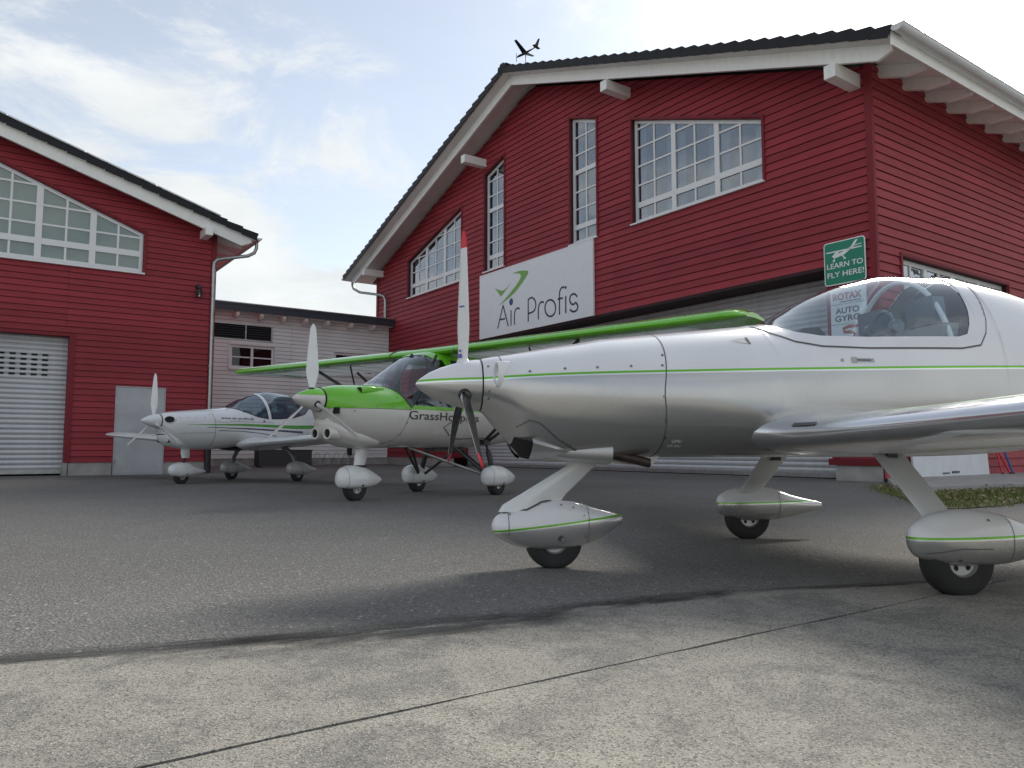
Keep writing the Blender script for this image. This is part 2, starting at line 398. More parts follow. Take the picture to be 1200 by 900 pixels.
# ------------------------------------------------------------------ windows
def window(parent, fr, s0, s1, z0, top, cas, bars, transom, pane_mat, minor=1, depth=-.13, major=.15, thin=.05, name='window', sill=True, thick_bars=(), room=M_room, curtains=True, room_d=.55, outer=.09, trim=None):
    """casements between the s values in cas; bars = thin glazing bars, transom = z of the heavy rail; top(s) = upper edge"""
    wn = MB(); T = lambda off: (lambda u, w: w-(top(u)-off))
    d0, d1 = depth-.03, depth+.03
    full = clip([(s0, z0), (s1, z0), (s1, 99), (s0, 99)], T(0))
    def member(poly, a, b):
        poly = clip(poly, T(.002))
        if len(poly) > 2 and area(poly) > 1e-4: wn.prism(poly, a, b, fr)
    member([(s0, z0), (s0+outer, z0), (s0+outer, 99), (s0, 99)], d0, d1); member([(s1-outer, z0), (s1, z0), (s1, 99), (s1-outer, 99)], d0, d1)
    wn.prism([(s0, top(s0)-outer-.01), (s1, top(s1)-outer-.01), (s1, top(s1)), (s0, top(s0))], d0, d1-.003, fr)
    member([(s0, z0), (s1, z0), (s1, z0+outer+.03), (s0, z0+outer+.03)], d0, d1-.002)
    vs = [s0+outer/2]
    for c in cas:
        member([(c-major/2, z0), (c+major/2, z0), (c+major/2, 99), (c-major/2, 99)], d0, d1+.004)
    edges = [s0]+list(cas)+[s1]; cols = []
    for i, (a, b) in enumerate(zip(edges, edges[1:])):
        la = a+(outer if i == 0 else major/2); lb = b-(outer if i == len(edges)-2 else major/2)
        for j in range(minor+1):
            p = la+(lb-la)*j/(minor+1); q = la+(lb-la)*(j+1)/(minor+1)
            cols.append((p+(thin/2 if j else 0), q-(thin/2 if j < minor else 0)))
            if j: member([(p-thin/2, z0), (p+thin/2, z0), (p+thin/2, 99), (p-thin/2, 99)], d0+.01, d1-.012)
    zmax = max(top(s0), top(s1)); hs = []
    if transom: hs.append((transom-.08, transom+.08, 1))
    for b in bars: hs.append((b-thin/2, b+thin/2, 0))
    for b in thick_bars: hs.append((b-.07, b+.07, 1))
    hs.sort()
    for a, b, k in hs: member([(s0, a), (s1, a), (s1, b), (s0, b)], d0+(0 if k else .012), d1-(.001 if k else .014))
    w = wn.build(name, M_frame, parent, smooth=0)
    if trim is not None:
        t_ = .075; tz = lambda u: top(u)
        for poly in ([(s0-t_, z0-.0), (s0-.001, z0-.0), (s0-.001, tz(s0)+.002), (s0-t_, tz(s0)+.002)], [(s1+.001, z0), (s1+t_, z0), (s1+t_, tz(s1)+.002), (s1+.001, tz(s1)+.002)],
                     [(s0-t_, tz(s0)+.004), (s1+t_, tz(s1)+.004), (s1+t_, tz(s1)+t_), (s0-t_, tz(s0)+t_)]):
            MB().prism(poly, depth-.03, .058, fr).build('window_trim', trim, w, smooth=0)
    zl = [z0+outer+.03]+[v for a, b, k in hs for v in (a, b)]+[zmax+.1]
    for ca, cb in cols:
        for za, zb in zip(zl[0::2], zl[1::2]):
            if zb <= za: continue
            poly = clip([(ca, za), (cb, za), (cb, zb), (ca, zb)], T(outer+.008))
            if len(poly) < 3 or area(poly) < .004: continue
            tilt = random.uniform(-.005, .005)
            pm = MB().prism([(u-.004 if u == ca else u+.004 if u == cb else u, v) for u, v in poly], depth-.012, depth-.006+tilt*0, fr)
            pm.build('pane', pane_mat, w, smooth=0)
    if sill: MB().prism([(s0-.05, z0-.045), (s1+.05, z0-.045), (s1+.05, z0-.003), (s0-.05, z0-.003)], depth, .095, fr).build('sill', M_frame, w, smooth=0)
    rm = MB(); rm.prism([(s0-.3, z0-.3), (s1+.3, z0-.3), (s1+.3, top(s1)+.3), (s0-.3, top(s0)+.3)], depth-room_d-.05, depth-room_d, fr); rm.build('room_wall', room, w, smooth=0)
    if curtains:
        cu = MB()
        for a, b in zip(edges, edges[1:]):
            for x0, x1 in ((a+.05, a+.05+(b-a)*.22), (b-.05-(b-a)*.16, b-.05)):
                n = 9; rows = []
                for zz in (0, 1): rows.append([fr(x0+(x1-x0)*i/n, depth-.16+.03*(i % 2), (z0 if zz == 0 else min(top(x0), top(x1))-.05)) for i in range(n+1)])
                cu.grid(rows)
        cu.build('curtain', M_curt, w, smooth=0)
    return w
# ------------------------------------------------------------------ right hangar
HR = thing('hangar', 'large red clapboard hangar on the right with company sign and wide shutter door', 'hangar', PC, RZ_R)
WR = 24.0; ZE = 9.0; SL = .36; DEPTH = 26.0
gz = lambda s: ZE+SL*min(s, WR-s)
def outl_R(z):
    zt = 8.85
    if z <= zt: return (0, WR)
    k = (z-zt)/SL; return (min(k, WR/2), max(WR-k, WR/2))
line = lambda x0, z0, x1, z1: (lambda s: z0+(z1-z0)*(s-x0)/(x1-x0))
top_main = line(2.70, 8.68, 7.14, 10.26); top_tall = line(8.69, 10.84, 9.95, 11.30); top_nar = line(13.65, 11.28, 14.92, 10.88); top_left = line(16.57, 10.12, 20.97, 8.80)
def quad(s0, s1, z0, top): return [(s0, z0), (s1, z0), (s1, top(s1)), (s0, top(s0))]
DOOR_S0, DOOR_S1, DOOR_Z = 1.07, 17.35, 4.66
opsR = [quad(2.70, 7.15, 7.13, top_main), quad(8.69, 9.95, 7.13, top_tall), quad(13.65, 14.92, 7.2, top_nar), quad(16.57, 20.97, 7.2, top_left),
        [(DOOR_S0, -1), (DOOR_S1, -1), (DOOR_S1, DOOR_Z), (DOOR_S0, DOOR_Z)]]
nR = clad(HR, FRONT, .33, 13.1, .199, outl_R, opsR, M_red, seams=((8.0, 4.6, 7.13), (13.66, 11.28, 12.2), (10.2, 10.8, 12.6), (15.6, 8.5, 11.6), (8.0, 8.0, 8.1), (11.6, 7.2, 10.6)))
bars = [8.27+.56*k for k in range(6)]
window(HR, FRONT, 2.70, 7.15, 7.13, top_main, (4.18, 5.67), bars, 7.68, M_pane, trim=M_redtrim)
window(HR, FRONT, 8.69, 9.95, 7.13, top_tall, (), [8.27, 8.83, 10.05, 10.62], 7.68, M_pane, thick_bars=(9.47,), trim=M_redtrim)
window(HR, FRONT, 13.65, 14.92, 7.2, top_nar, (), [8.3, 8.86, 10.05, 10.62], 7.72, M_pane, thick_bars=(9.5,), trim=M_redtrim)
window(HR, FRONT, 16.57, 20.97, 7.2, top_left, (18.05, 19.55), [8.3, 8.86, 9.42], 7.72, M_pane, trim=M_redtrim)
# side wall
SWIN = [(1.0, 3.2), (6.22, 3.2), (6.22, 4.86), (1.0, 4.86)]
SDOOR = [(.92, 0.02), (4.3, .02), (4.3, 2.3), (.92, 2.3)]
nS = clad(HR, SIDE, .06, 8.95, .199, lambda z: (.0, DEPTH), [SWIN], M_redside, seams=((7.3, 0, 9), (14.6, 0, 9)))
window(HR, SIDE, 1.0, 6.22, 3.2, lambda s: 4.86, (2.3, 3.6, 4.92), [], None, M_panes, depth=-.15, room=M_room, curtains=False, outer=.09, sill=True, trim=M_redtrim)
# corner posts and trims
MB().box(-.065, .085, -.03, .065, .33, 8.9).build('corner_post', M_redtrim, HR, smooth=0)
MB().box(WR-.1, WR+.05, -.2, .06, 6.2, 8.9).build('corner_post', M_redtrim, HR, smooth=0)
MB().box(DOOR_S0-.06, DOOR_S0+.05, -.85, .06, .34, DOOR_Z+.0).build('door_jamb', M_redtrim, HR, smooth=0)
MB().box(DOOR_S1-.05, DOOR_S1+.06, -.85, .06, .34, DOOR_Z+.0).build('door_jamb', M_redtrim, HR, smooth=0)
MB().box(DOOR_S0-.05, DOOR_S1+.05, -.86, .05, DOOR_Z-.03, DOOR_Z+.05).build('door_lintel', M_back, HR, smooth=0)
MB().box(.02, 1.0, -.2, .02, 0, .325).box(1.0, 1.06, -.3, .03, 0, .33).build('plinth', M_conc, HR, smooth=0)
MB().box(DOOR_S1+.05, WR, -.2, .02, 0, .325).build('plinth', M_conc, HR, smooth=0)
MB().box(0.01, 1.2, 0.02, .075, .33, .47).build('base_trim', M_redtrim, HR, smooth=0)
# roller shutter of horizontal slats
def shutter(parent, s0, s1, z0, z1, pitch, slots, mat=M_alu, d=-.34):
    sm = MB(); n = 5
    rows = [[(s, d+.022*sin(PI*i/n), pitch*.93*i/n) for s in (s0, s1)] for i in range(n+1)]
    sm.grid(rows); sm.box(s0, s1, d-.02, d-.006, -.0, pitch)
    me = sm.mesh('slat', mat, 50)
    k = int((z1-z0)/pitch)
    for i in range(k+1): inst(me, 'slat', parent, (0, 0, z0+i*pitch))
    v = MB()
    for (a, b, zz) in slots: v.box(a, b, d+.005, d+.027, zz-.022, zz+.022)
    if slots:
        o = v.build('vision_slot', M_void, parent, smooth=0); o['kind'] = 'stuff'
    MB().box(s0, s1, d-.03, d+.03, z0-.10, z0).build('bottom_rail', M_zinc, parent, smooth=0)
slR = [(1.25+.22*i, 1.38+.22*i, 3.02+.13*1.0*j) for i in range(9) for j in range(3)]
shutter(HR, DOOR_S0+.03, DOOR_S1-.03, .12, 4.6, .13, slR, d=-.80)
MB().box(DOOR_S0, DOOR_S1, -1.1, -.95, 0, 5).build('door_shaft_wall', M_void, HR, smooth=0)
# roof
OFF = 1.25; EAV = 1.12
rz_ = lambda s: ZE+SL*min(s, WR-s)          # underside of the roof
roof = MB()
for pts in ([(-EAV, rz_(-EAV)), (WR/2, rz_(WR/2))], [(WR+EAV, rz_(WR+EAV)), (WR/2, rz_(WR/2))]):
    (a, za), (b, zb) = pts
    roof.prism([(a, za+.03), (b, zb+.03), (b, zb+.12), (a, za+.12)], -DEPTH, OFF-.03, FRONT)
rf = roof.build('roof', M_tile, HR, smooth=0)
LS = sqrt(1+SL*SL)
def verge_tiles(parent, eave_s, ridge_s, zf, step, off, mat, lift=1.0):
    """cap tiles along one verge, each overlapping the next lower one"""
    sg = 1 if ridge_s > eave_s else -1
    dz = (zf(ridge_s)-zf(eave_s))/abs(ridge_s-eave_s); ang = math.atan(dz)
    mb = MB(); L_ = step*1.12
    # local: u up the slope, d outward, w normal to the slope
    mb.prism([(0, .0), (L_, -.05), (L_, .01), (0, .085*lift)], -.42, 0, FRONT); mb.prism([(.012, -.16), (L_-.07, -.175), (L_-.02, -.04), (L_, .0), (0, .085*lift), (0, -.02)], 0.002, .035, FRONT)
    me = mb.mesh('verge_tile', mat, 0)
    n = int(abs(ridge_s-eave_s)*sqrt(1+dz*dz)/step)
    for i in range(n+1):
        s = eave_s+sg*i*step*cos(ang)
        if abs(s-eave_s) > abs(ridge_s-eave_s)-.1: continue
        o = inst(me, 'verge_tile', parent, (s, off, zf(s)+.17+random.uniform(-.004, .004)), (0, -ang if sg > 0 else 0, 0))
        if sg < 0: o.scale = (-1, 1, 1); o.rotation_euler = (0, ang, 0)
verge_tiles(HR, -EAV-.05, WR/2, rz_, .43, OFF, M_tile); verge_tiles(HR, WR+EAV+.05, WR/2, rz_, .43, OFF, M_tile)
# courses of tile on the slopes (not countable from the ground)
def tile_field(parent, eave_s, ridge_s, zf, step, depth, off, mat):
    mb = MB(); sg = 1 if ridge_s > eave_s else -1; n = int(abs(ridge_s-eave_s)/(step*.93))
    for i in range(n):
        a = eave_s+sg*i*step*.93; b = a+sg*step*1.02
        mb.prism([(a, zf(a)+.13), (b, zf(b)+.125), (b, zf(b)+.15), (a, zf(a)+.19)], -depth, off-.43, FRONT)
    o = mb.build('tile_courses', mat, parent, smooth=0); o['kind'] = 'stuff'
tile_field(HR, -EAV, WR/2, rz_, .40, DEPTH, OFF, M_tile); tile_field(HR, WR+EAV, WR/2, rz_, .40, DEPTH, OFF, M_tile)
rt = MB(); rt.prism([(-.16, -.08), (.16, -.08), (.09, .07), (-.09, .07)], 0, .46, FRONT); rtm = rt.mesh('ridge_tile', M_tile, 0)
for i in range(14): inst(rtm, 'ridge_tile', HR, (WR/2, OFF-.42-i*.43, rz_(WR/2)+.24))
# soffit, metal drip edge, barge boards
for a, b in ((-EAV, WR/2), (WR+EAV, WR/2)):
    MB().prism([(a, rz_(a)-.002), (b, rz_(b)-.002), (b, rz_(b)+.022), (a, rz_(a)+.022)], -.2, OFF-.05, FRONT).build('soffit', M_soffit, HR, smooth=0)
    MB().prism([(a, rz_(a)+.0), (b, rz_(b)+.0), (b, rz_(b)+.075), (a, rz_(a)+.075)], OFF-.045, OFF+.012, FRONT).build('drip_edge', M_zinc, HR, smooth=0)
    sg = 1 if b > a else -1; e = a+sg*.12
    MB().prism([(e, rz_(e)-.12), (e+sg*.32, rz_(e+sg*.32)-.335), (b, rz_(b)-.335), (b, rz_(b)-.004), (e, rz_(e)-.004)], .82, .90, FRONT).build('barge_board', M_white, HR, smooth=0)
    n = 9
    so = MB()
    for i in range(1, n):                       # board joints of the soffit between verge and barge
        pass
# purlin ends below the barge
for s, z in ((7.3, 11.1), (.30, 8.62), (14.95, 11.35), (23.55, 8.75)):
    MB().box(s-.13, s+.13, -.1, .98, z-.17, z+.12).build('purlin', M_white, HR, smooth=0)
# rafter tails and gutter along the right eave
rprof = [(.02, -.0), (-.02-EAV+.12, -.0), (-EAV+.14, -.12), (-.52, -.27), (.02, -.27)]
rp = MB(); rp.prism([(x, z+SL*max(x, -EAV)) for x, z in rprof], -.07, .07, FRONT); rpm = rp.mesh('rafter_tail', M_white, 0)
for i in range(20): inst(rpm, 'rafter_tail', HR, (-.005, -.42-1.01*i, ZE-.006))
MB().prism([(-EAV, rz_(-EAV)-.0), (-.05, rz_(-.05)-.0), (-.05, rz_(-.05)+.022), (-EAV, rz_(-EAV)+.022)], -DEPTH, -.2, FRONT).build('eave_soffit', M_soffit, HR, smooth=0)
M_gutter = plain('pale_gutter', (.60, .61, .61), .4, metal=.25, var=.08, scale=2)
def gutter(parent, s, z, d0, d1, r=.085, mat=None):
    g = MB(); n = 10; rows = []
    for d in (d0, d1): rows.append([(s+r*cos(PI+PI*i/n), d, z+r*sin(PI+PI*i/n)) for i in range(n+1)]+[(s+(r-.012)*cos(2*PI-PI*i/n), d, z+(r-.012)*sin(2*PI-PI*i/n)) for i in range(n+1)])
    g.grid(rows, True); g.tube([(s-r, d0, z), (s-r, d1, z)], .012, 6)
    for d in (d0+.002, d1-.002): g.add([(s, d, z)]+[(s+r*cos(PI+PI*i/n), d, z+r*sin(PI+PI*i/n)) for i in range(n+1)], [(0, i, i+1) for i in range(1, n+1)])
    return g.build('gutter', mat or M_zinc, parent)
MB().prism([(-EAV-.03, 8.47), (-EAV, 8.47), (-EAV, 8.78), (-EAV-.03, 8.78)], -DEPTH, OFF-.05, FRONT).build('fascia', M_white, HR, smooth=0)
gutter(HR, -EAV-.17, 8.80, -DEPTH, OFF+.02, .13, M_gutter)
gutter(HR, WR+EAV+.13, 8.70, -4, OFF+.02, .11)
def downpipe(parent, pts, r=.05, clips=()):
    m = MB(); m.tube(pts, r, 12)
    o = m.build('downpipe', M_zinc, parent)
    for x, y, z in clips: MB().lathe([(r+.012, -.02), (r+.012, .02), (r, .02), (r, -.02)], 12, lambda q, a, h: (x+q*cos(a), y+q*sin(a), z+h), closed=True).build('pipe_clip', M_zinc, o)
    return o
downpipe(HR, [(WR+EAV+.13, .75, 8.64), (WR+EAV+.13, .75, 8.42), (WR+EAV+.05, .72, 8.25), (WR+.85, .55, 8.05), (23.35, .22, 7.72), (23.1, .13, 7.62), (22.98, .12, 7.42), (22.98, .12, 7.0), (22.98, .12, .3)], .06, [(22.98, .12, 6.9), (22.98, .12, 4)])
MB().box(0, WR, -DEPTH-.2, -DEPTH, 0, 8.9).box(WR, WR+.2, -DEPTH, 0, 0, 8.9).build('rear_wall', M_red, HR, smooth=0)
# ------------------------------------------------------------------ left hangar
HL = thing('hangar', 'red clapboard hangar on the left with grey steel door and slatted shutter', 'hangar', PD, RZ_L)
WL = 19.0; SLl = .315; ZEl = 6.98
rzl = lambda t: ZEl+SLl*min(t, WL-t)
def outl_L(z):
    zt = 6.9
    if z <= zt: return (0, WL)
    k = (z-zt)/SLl; return (min(k, WL/2), max(WL-k, WL/2))
topL = line(1.87, 6.55, 5.2, 7.83)
SH0, SH1, SHZ = 3.42, 8.6, 3.62
opsL = [[(1.87, 5.45), (8.9, 5.45), (8.9, topL(8.9)), (1.87, topL(1.87))], [(SH0, -1), (SH1, -1), (SH1, SHZ), (SH0, SHZ)], [(1.17, -1), (2.40, -1), (2.40, 2.34), (1.17, 2.34)]]
clad(HL, FRONT, .33, 9.9, .159, outl_L, opsL, M_red, seams=((3.6, 3.7, 5.4), (9.3, 0, 8)), d1=.036)
window(HL, FRONT, 1.87, 8.9, 5.45, topL, (3.09, 4.32, 5.55, 6.78), [6.43, 6.93, 7.43, 7.93], 5.98, M_panel, depth=-.09, room=M_roomg, curtains=False, room_d=.12, trim=M_redtrim)
MB().box(-.05, .09, -.05, .055, .3, 6.9).build('corner_post', M_redtrim, HL, smooth=0)
MB().box(SH0-.03, SH0+.10, -.35, .05, .33, SHZ).build('door_jamb', M_redtrim, HL, smooth=0)
MB().box(SH0-.03, SH1+.1, -.36, .045, SHZ-.05, SHZ+.02).build('door_lintel', M_redtrim, HL, smooth=0)
MB().box(SH0+.02, SH0+.13, -.35, .04, 0, .325).build('jamb_base', M_conc, HL, smooth=0)
for a, b in ((0, 1.16), (2.42, SH0), (SH1, WL)): MB().box(a, b, -.2, .01, 0, .325).build('plinth', M_conc, HL, smooth=0)
slL = [(3.95+.235*i, 4.08+.235*i, 2.57+.127*j) for i in range(7) for j in range(5)]
shutter(HL, SH0+.1, SH1-.03, .15, 3.55, .127, slL, M_alu, -.28)
MB().box(SH0, SH1, -.7, -.5, 0, 3.7).build('door_shaft_wall', M_void, HL, smooth=0)
dr = MB().box(1.20, 2.37, -.10, .03, .05, 2.31).build('door', M_alud, HL, smooth=0)
MB().box(1.17, 1.195, -.12, .045, .0, 2.34).box(2.375, 2.40, -.12, .045, 0, 2.34).box(1.17, 2.40, -.12, .044, 2.315, 2.34).box(1.17, 2.40, -.12, .06, .0, .045).build('door_frame', M_alud, HL, smooth=0)
for z in (.35, 1.95): MB().box(2.345, 2.385, .03, .05, z-.06, z+.06).build('hinge', M_zinc, dr, smooth=0)
MB().box(1.24, 1.29, .03, .04, 1.0, 1.2).tube([(1.265, .04, 1.12), (1.265, .085, 1.12), (1.38, .085, 1.12)], .009, 8).build('handle', M_zinc, dr)
roof = MB(); OL = .62; EL = .98
for a, b in ((-EL, WL/2), (WL+EL, WL/2)):
    roof.prism([(a, rzl(a)+.03), (b, rzl(b)+.03), (b, rzl(b)+.12), (a, rzl(a)+.12)], -22, OL-.03, FRONT)
roof.build('roof', M_tile, HL, smooth=0)
verge_tiles(HL, -EL-.05, WL/2, rzl, .46, OL, M_tile, .6); verge_tiles(HL, WL+EL+.05, WL/2, rzl, .46, OL, M_tile, .6)
tile_field(HL, -EL, WL/2, rzl, .40, 22, OL, M_tile); tile_field(HL, WL+EL, WL/2, rzl, .40, 22, OL, M_tile)
for a, b in ((-EL, WL/2), (WL+EL, WL/2)):
    sg = 1 if b > a else -1; e = a+sg*.1
    MB().prism([(a, rzl(a)-.002), (b, rzl(b)-.002), (b, rzl(b)+.022), (a, rzl(a)+.022)], -.2, OL-.05, FRONT).build('soffit', M_soffit, HL, smooth=0)
    MB().prism([(a, rzl(a)), (b, rzl(b)), (b, rzl(b)+.06), (a, rzl(a)+.06)], OL-.045, OL+.012, FRONT).build('drip_edge', M_white, HL, smooth=0)
    MB().prism([(e, rzl(e)-.10), (e+sg*.28, rzl(e+sg*.28)-.31), (b, rzl(b)-.31), (b, rzl(b)-.004), (e, rzl(e)-.004)], .46, .54, FRONT).build('barge_board', M_white, HL, smooth=0)
MB().box(.22, .42, -.1, .66, 6.62, 6.84).build('purlin', M_white, HL, smooth=0)
MB().prism([(-EL, rzl(-EL)-.0), (-.0, rzl(0)-.0), (-.0, rzl(0)+.022), (-EL, rzl(-EL)+.022)], -22, -.2, FRONT).build('eave_soffit', M_soffit, HL, smooth=0)
rp = MB(); rp.prism([(0, 0), (-.85, -.85*SLl), (-.85, -.85*SLl-.06), (-.42, -.42*SLl-.17), (0, -.17)], -.05, .05, FRONT); rpm = rp.mesh('rafter_tail', M_white, 0)
for i in range(9): inst(rpm, 'rafter_tail', HL, (-.03, -.5-.9*i, ZEl-.01))
gutter(HL, -EL-.1, rzl(-EL)+.08, -20, OL+.02, .075)
downpipe(HL, [(-EL-.1, .35, 6.70), (-EL-.1, .35, 6.52), (-EL-.05, .33, 6.38), (-EL+.12, .3, 6.27), (-.2, .14, 6.12), (-.05, .10, 6.08), (.03, .09, 5.98), (.035, .09, 5.8), (.03, .09, .75)], .05, [(.035, .09, 5.3), (.035, .09, 3.0), (.03, .09, 1.2)])
MB().tube([(.03, .09, .78), (.03, .09, .02)], .085, 14).lathe([(.09, .70), (.105, .70), (.105, .78), (.09, .78)], 14, lambda q, a, h: (.03+q*cos(a), .09+q*sin(a), h), closed=True).build('standpipe', M_black, HL)
MB().box(0, WL, -22.2, -22, 0, 6.9).box(0, .2, -22, -.22, 0, 6.9).box(WL-.2, WL, -22, -.2, 0, 6.9).build('rear_wall', M_red, HL, smooth=0)
# solar modules lying on the left roof
for i in range(4):
    sp = thing('solar_panel', ['thin solar module at the roof edge nearest the left gutter', 'second solar module up from the left gutter', 'third solar module up from the left gutter', 'fourth solar module up from the left gutter, near the photo edge'][i], 'solar panel', PD, RZ_L, 'solar modules on the left roof')
    a = .0+i*1.72; b = a+1.66
    MB().prism([(a, rzl(a)+.272), (b, rzl(b)+.272), (b, rzl(b)+.295), (a, rzl(a)+.295)], -3, .50, FRONT).build('module', M_fasc, sp, smooth=0)
    MB().prism([(a-.01, rzl(a)+.262), (b+.01, rzl(b)+.262), (b+.01, rzl(b)+.30), (a-.01, rzl(a)+.30)], .501, .53, FRONT).build('module_frame', M_frame, sp, smooth=0)
    MB().box(a+.4, a+.46, -2.9, .3, rzl(a+.4)+.13, rzl(a+.4)+.27).box(b-.46, b-.4, -2.9, .3, rzl(b-.4)+.13, rzl(b-.46)+.27).build('mounting_rail', M_zinc, sp, smooth=0)
# lamp on the left hangar wall
wl = thing('wall_lamp', 'small black wall lamp beside the left downpipe', 'lamp', PD, RZ_L)
MB().lathe([(0, -.0), (.075, 0), (.075, .05), (.055, .1), (0, .1)], 14, lambda q, a, h: (.42+q*cos(a), .045+h, 5.24+q*sin(a))).tube([(.42, .12, 5.24), (.42, .15, 5.2), (.42, .15, 5.12)], .02, 8).build('bracket', M_black, wl)
MB().lathe([(.075, 5.14), (.08, 5.0), (.05, 4.95), (0, 4.95)], 14, lambda q, a, h: (.42+q*cos(a), .14+q*sin(a), h)).build('lamp_shade', M_black, wl)
MB().lathe([(0, 5.1), (.035, 5.08), (.045, 5.02), (.03, 4.96), (0, 4.935)], 12, lambda q, a, h: (.42+q*cos(a), .175+q*sin(a), h)).build('bulb', M_swhite, wl)
# ------------------------------------------------------------------ low grey annex
AX = thing('annex', 'low grey clapboard annex between the two red hangars with louver and rafters', 'building', PX, RZ_L)
AXL = 12.0; AXZ = 6.30
winA = [(5.22, 3.88), (6.98, 3.88), (6.98, 4.84), (5.22, 4.84)]; winB = [(.75, 3.88), (2.6, 3.88), (2.6, 4.84), (.75, 4.84)]; louv = [(5.30, 5.06), (9.0, 5.06), (9.0, 5.68), (5.30, 5.68)]
adoor = [(3.0, -1), (3.9, -1), (3.9, 2.2), (3.0, 2.2)]
clad(AX, FRONT, .30, AXZ, .158, lambda z: (0.02, AXL), [winA, winB, louv], M_grey, seams=((4.5, 0, 9),), back=M_backg, d1=.034)
window(AX, FRONT, 5.22, 6.98, 3.88, lambda s: 4.84, (6.1,), [4.36], None, M_paned, minor=0, depth=-.04, curtains=False, major=.10, outer=.09)
window(AX, FRONT, .75, 2.6, 3.88, lambda s: 4.84, (1.68,), [4.36], None, M_paned, minor=0, depth=-.04, curtains=False, major=.10, outer=.09)
MB().box(5.14, 5.215, -.05, .07, 3.85, 4.95).box(6.985, 7.06, -.05, .07, 3.85, 4.95).box(5.14, 7.06, -.05, .075, 4.85, 4.95).build('window_trim', M_grey, AX, smooth=0)
MB().box(.67, .745, -.05, .07, 3.85, 4.95).box(2.605, 2.68, -.05, .07, 3.85, 4.95).box(.67, 2.68, -.05, .075, 4.85, 4.95).build('window_trim', M_grey, AX, smooth=0)
lv = MB().box(5.30, 5.36, -.1, .05, 5.04, 5.70).box(5.30, 9.0, -.1, .048, 5.66, 5.70).box(5.30, 9, -.1, .05, 5.03, 5.08).box(6.36, 6.40, -.1, .03, 5.05, 5.68).build('louver', M_zinc, AX, smooth=0)
for i in range(6): MB().prism([(5.34, 0), (9.0, 0), (9.0, .02), (5.34, .02)], 0, 1, lambda u, d, w: (u, -.09+.11*d, 5.10+.095*i+(1-d)*.075+w)).build('louver_blade', M_steel, lv, smooth=0)
MB().box(5.3, 9, -.21, -.18, 5.0, 5.7).build('louver_back', M_void, lv, smooth=0)
MB().box(0.02, AXL, -.25, -.005, 0, .30).build('plinth', M_conc, AX, smooth=0)
rp = MB(); rp.prism([(0, 0), (.55, .0), (.55, -.10), (.45, -.2), (0, -.2)], -.07, .07, lambda u, d, w: (d, u, w)); rpm = rp.mesh('rafter_tail', M_white, 0)
for t in (1.0, 2.03, 3.1, 4.05, 4.98, 5.9, 6.85, 7.8): inst(rpm, 'rafter_tail', AX, (t, 0.0, 6.10))
MB().box(0.02, AXL, 0, .6, 6.105, 6.14).build('soffit', M_soffit, AX, smooth=0)
MB().box(0.02, AXL, .6, .64, 6.10, 6.34).box(.02, AXL, -9, .66, 6.34, 6.44).box(.02, AXL, -9, .6, 6.15, 6.34).build('roof', M_fasc, AX, smooth=0)
MB().box(0.025, AXL, .65, .675, 6.42, 6.455).build('roof_edge', M_zinc, AX, smooth=0)
MB().box(AXL-.2, AXL, -9, -.3, 0, 6.1).build('end_wall', M_grey, AX, smooth=0)
MB().box(1.75, 1.95, .04, .13, .4, 1.05).build('meter_box', M_black, AX, smooth=0)
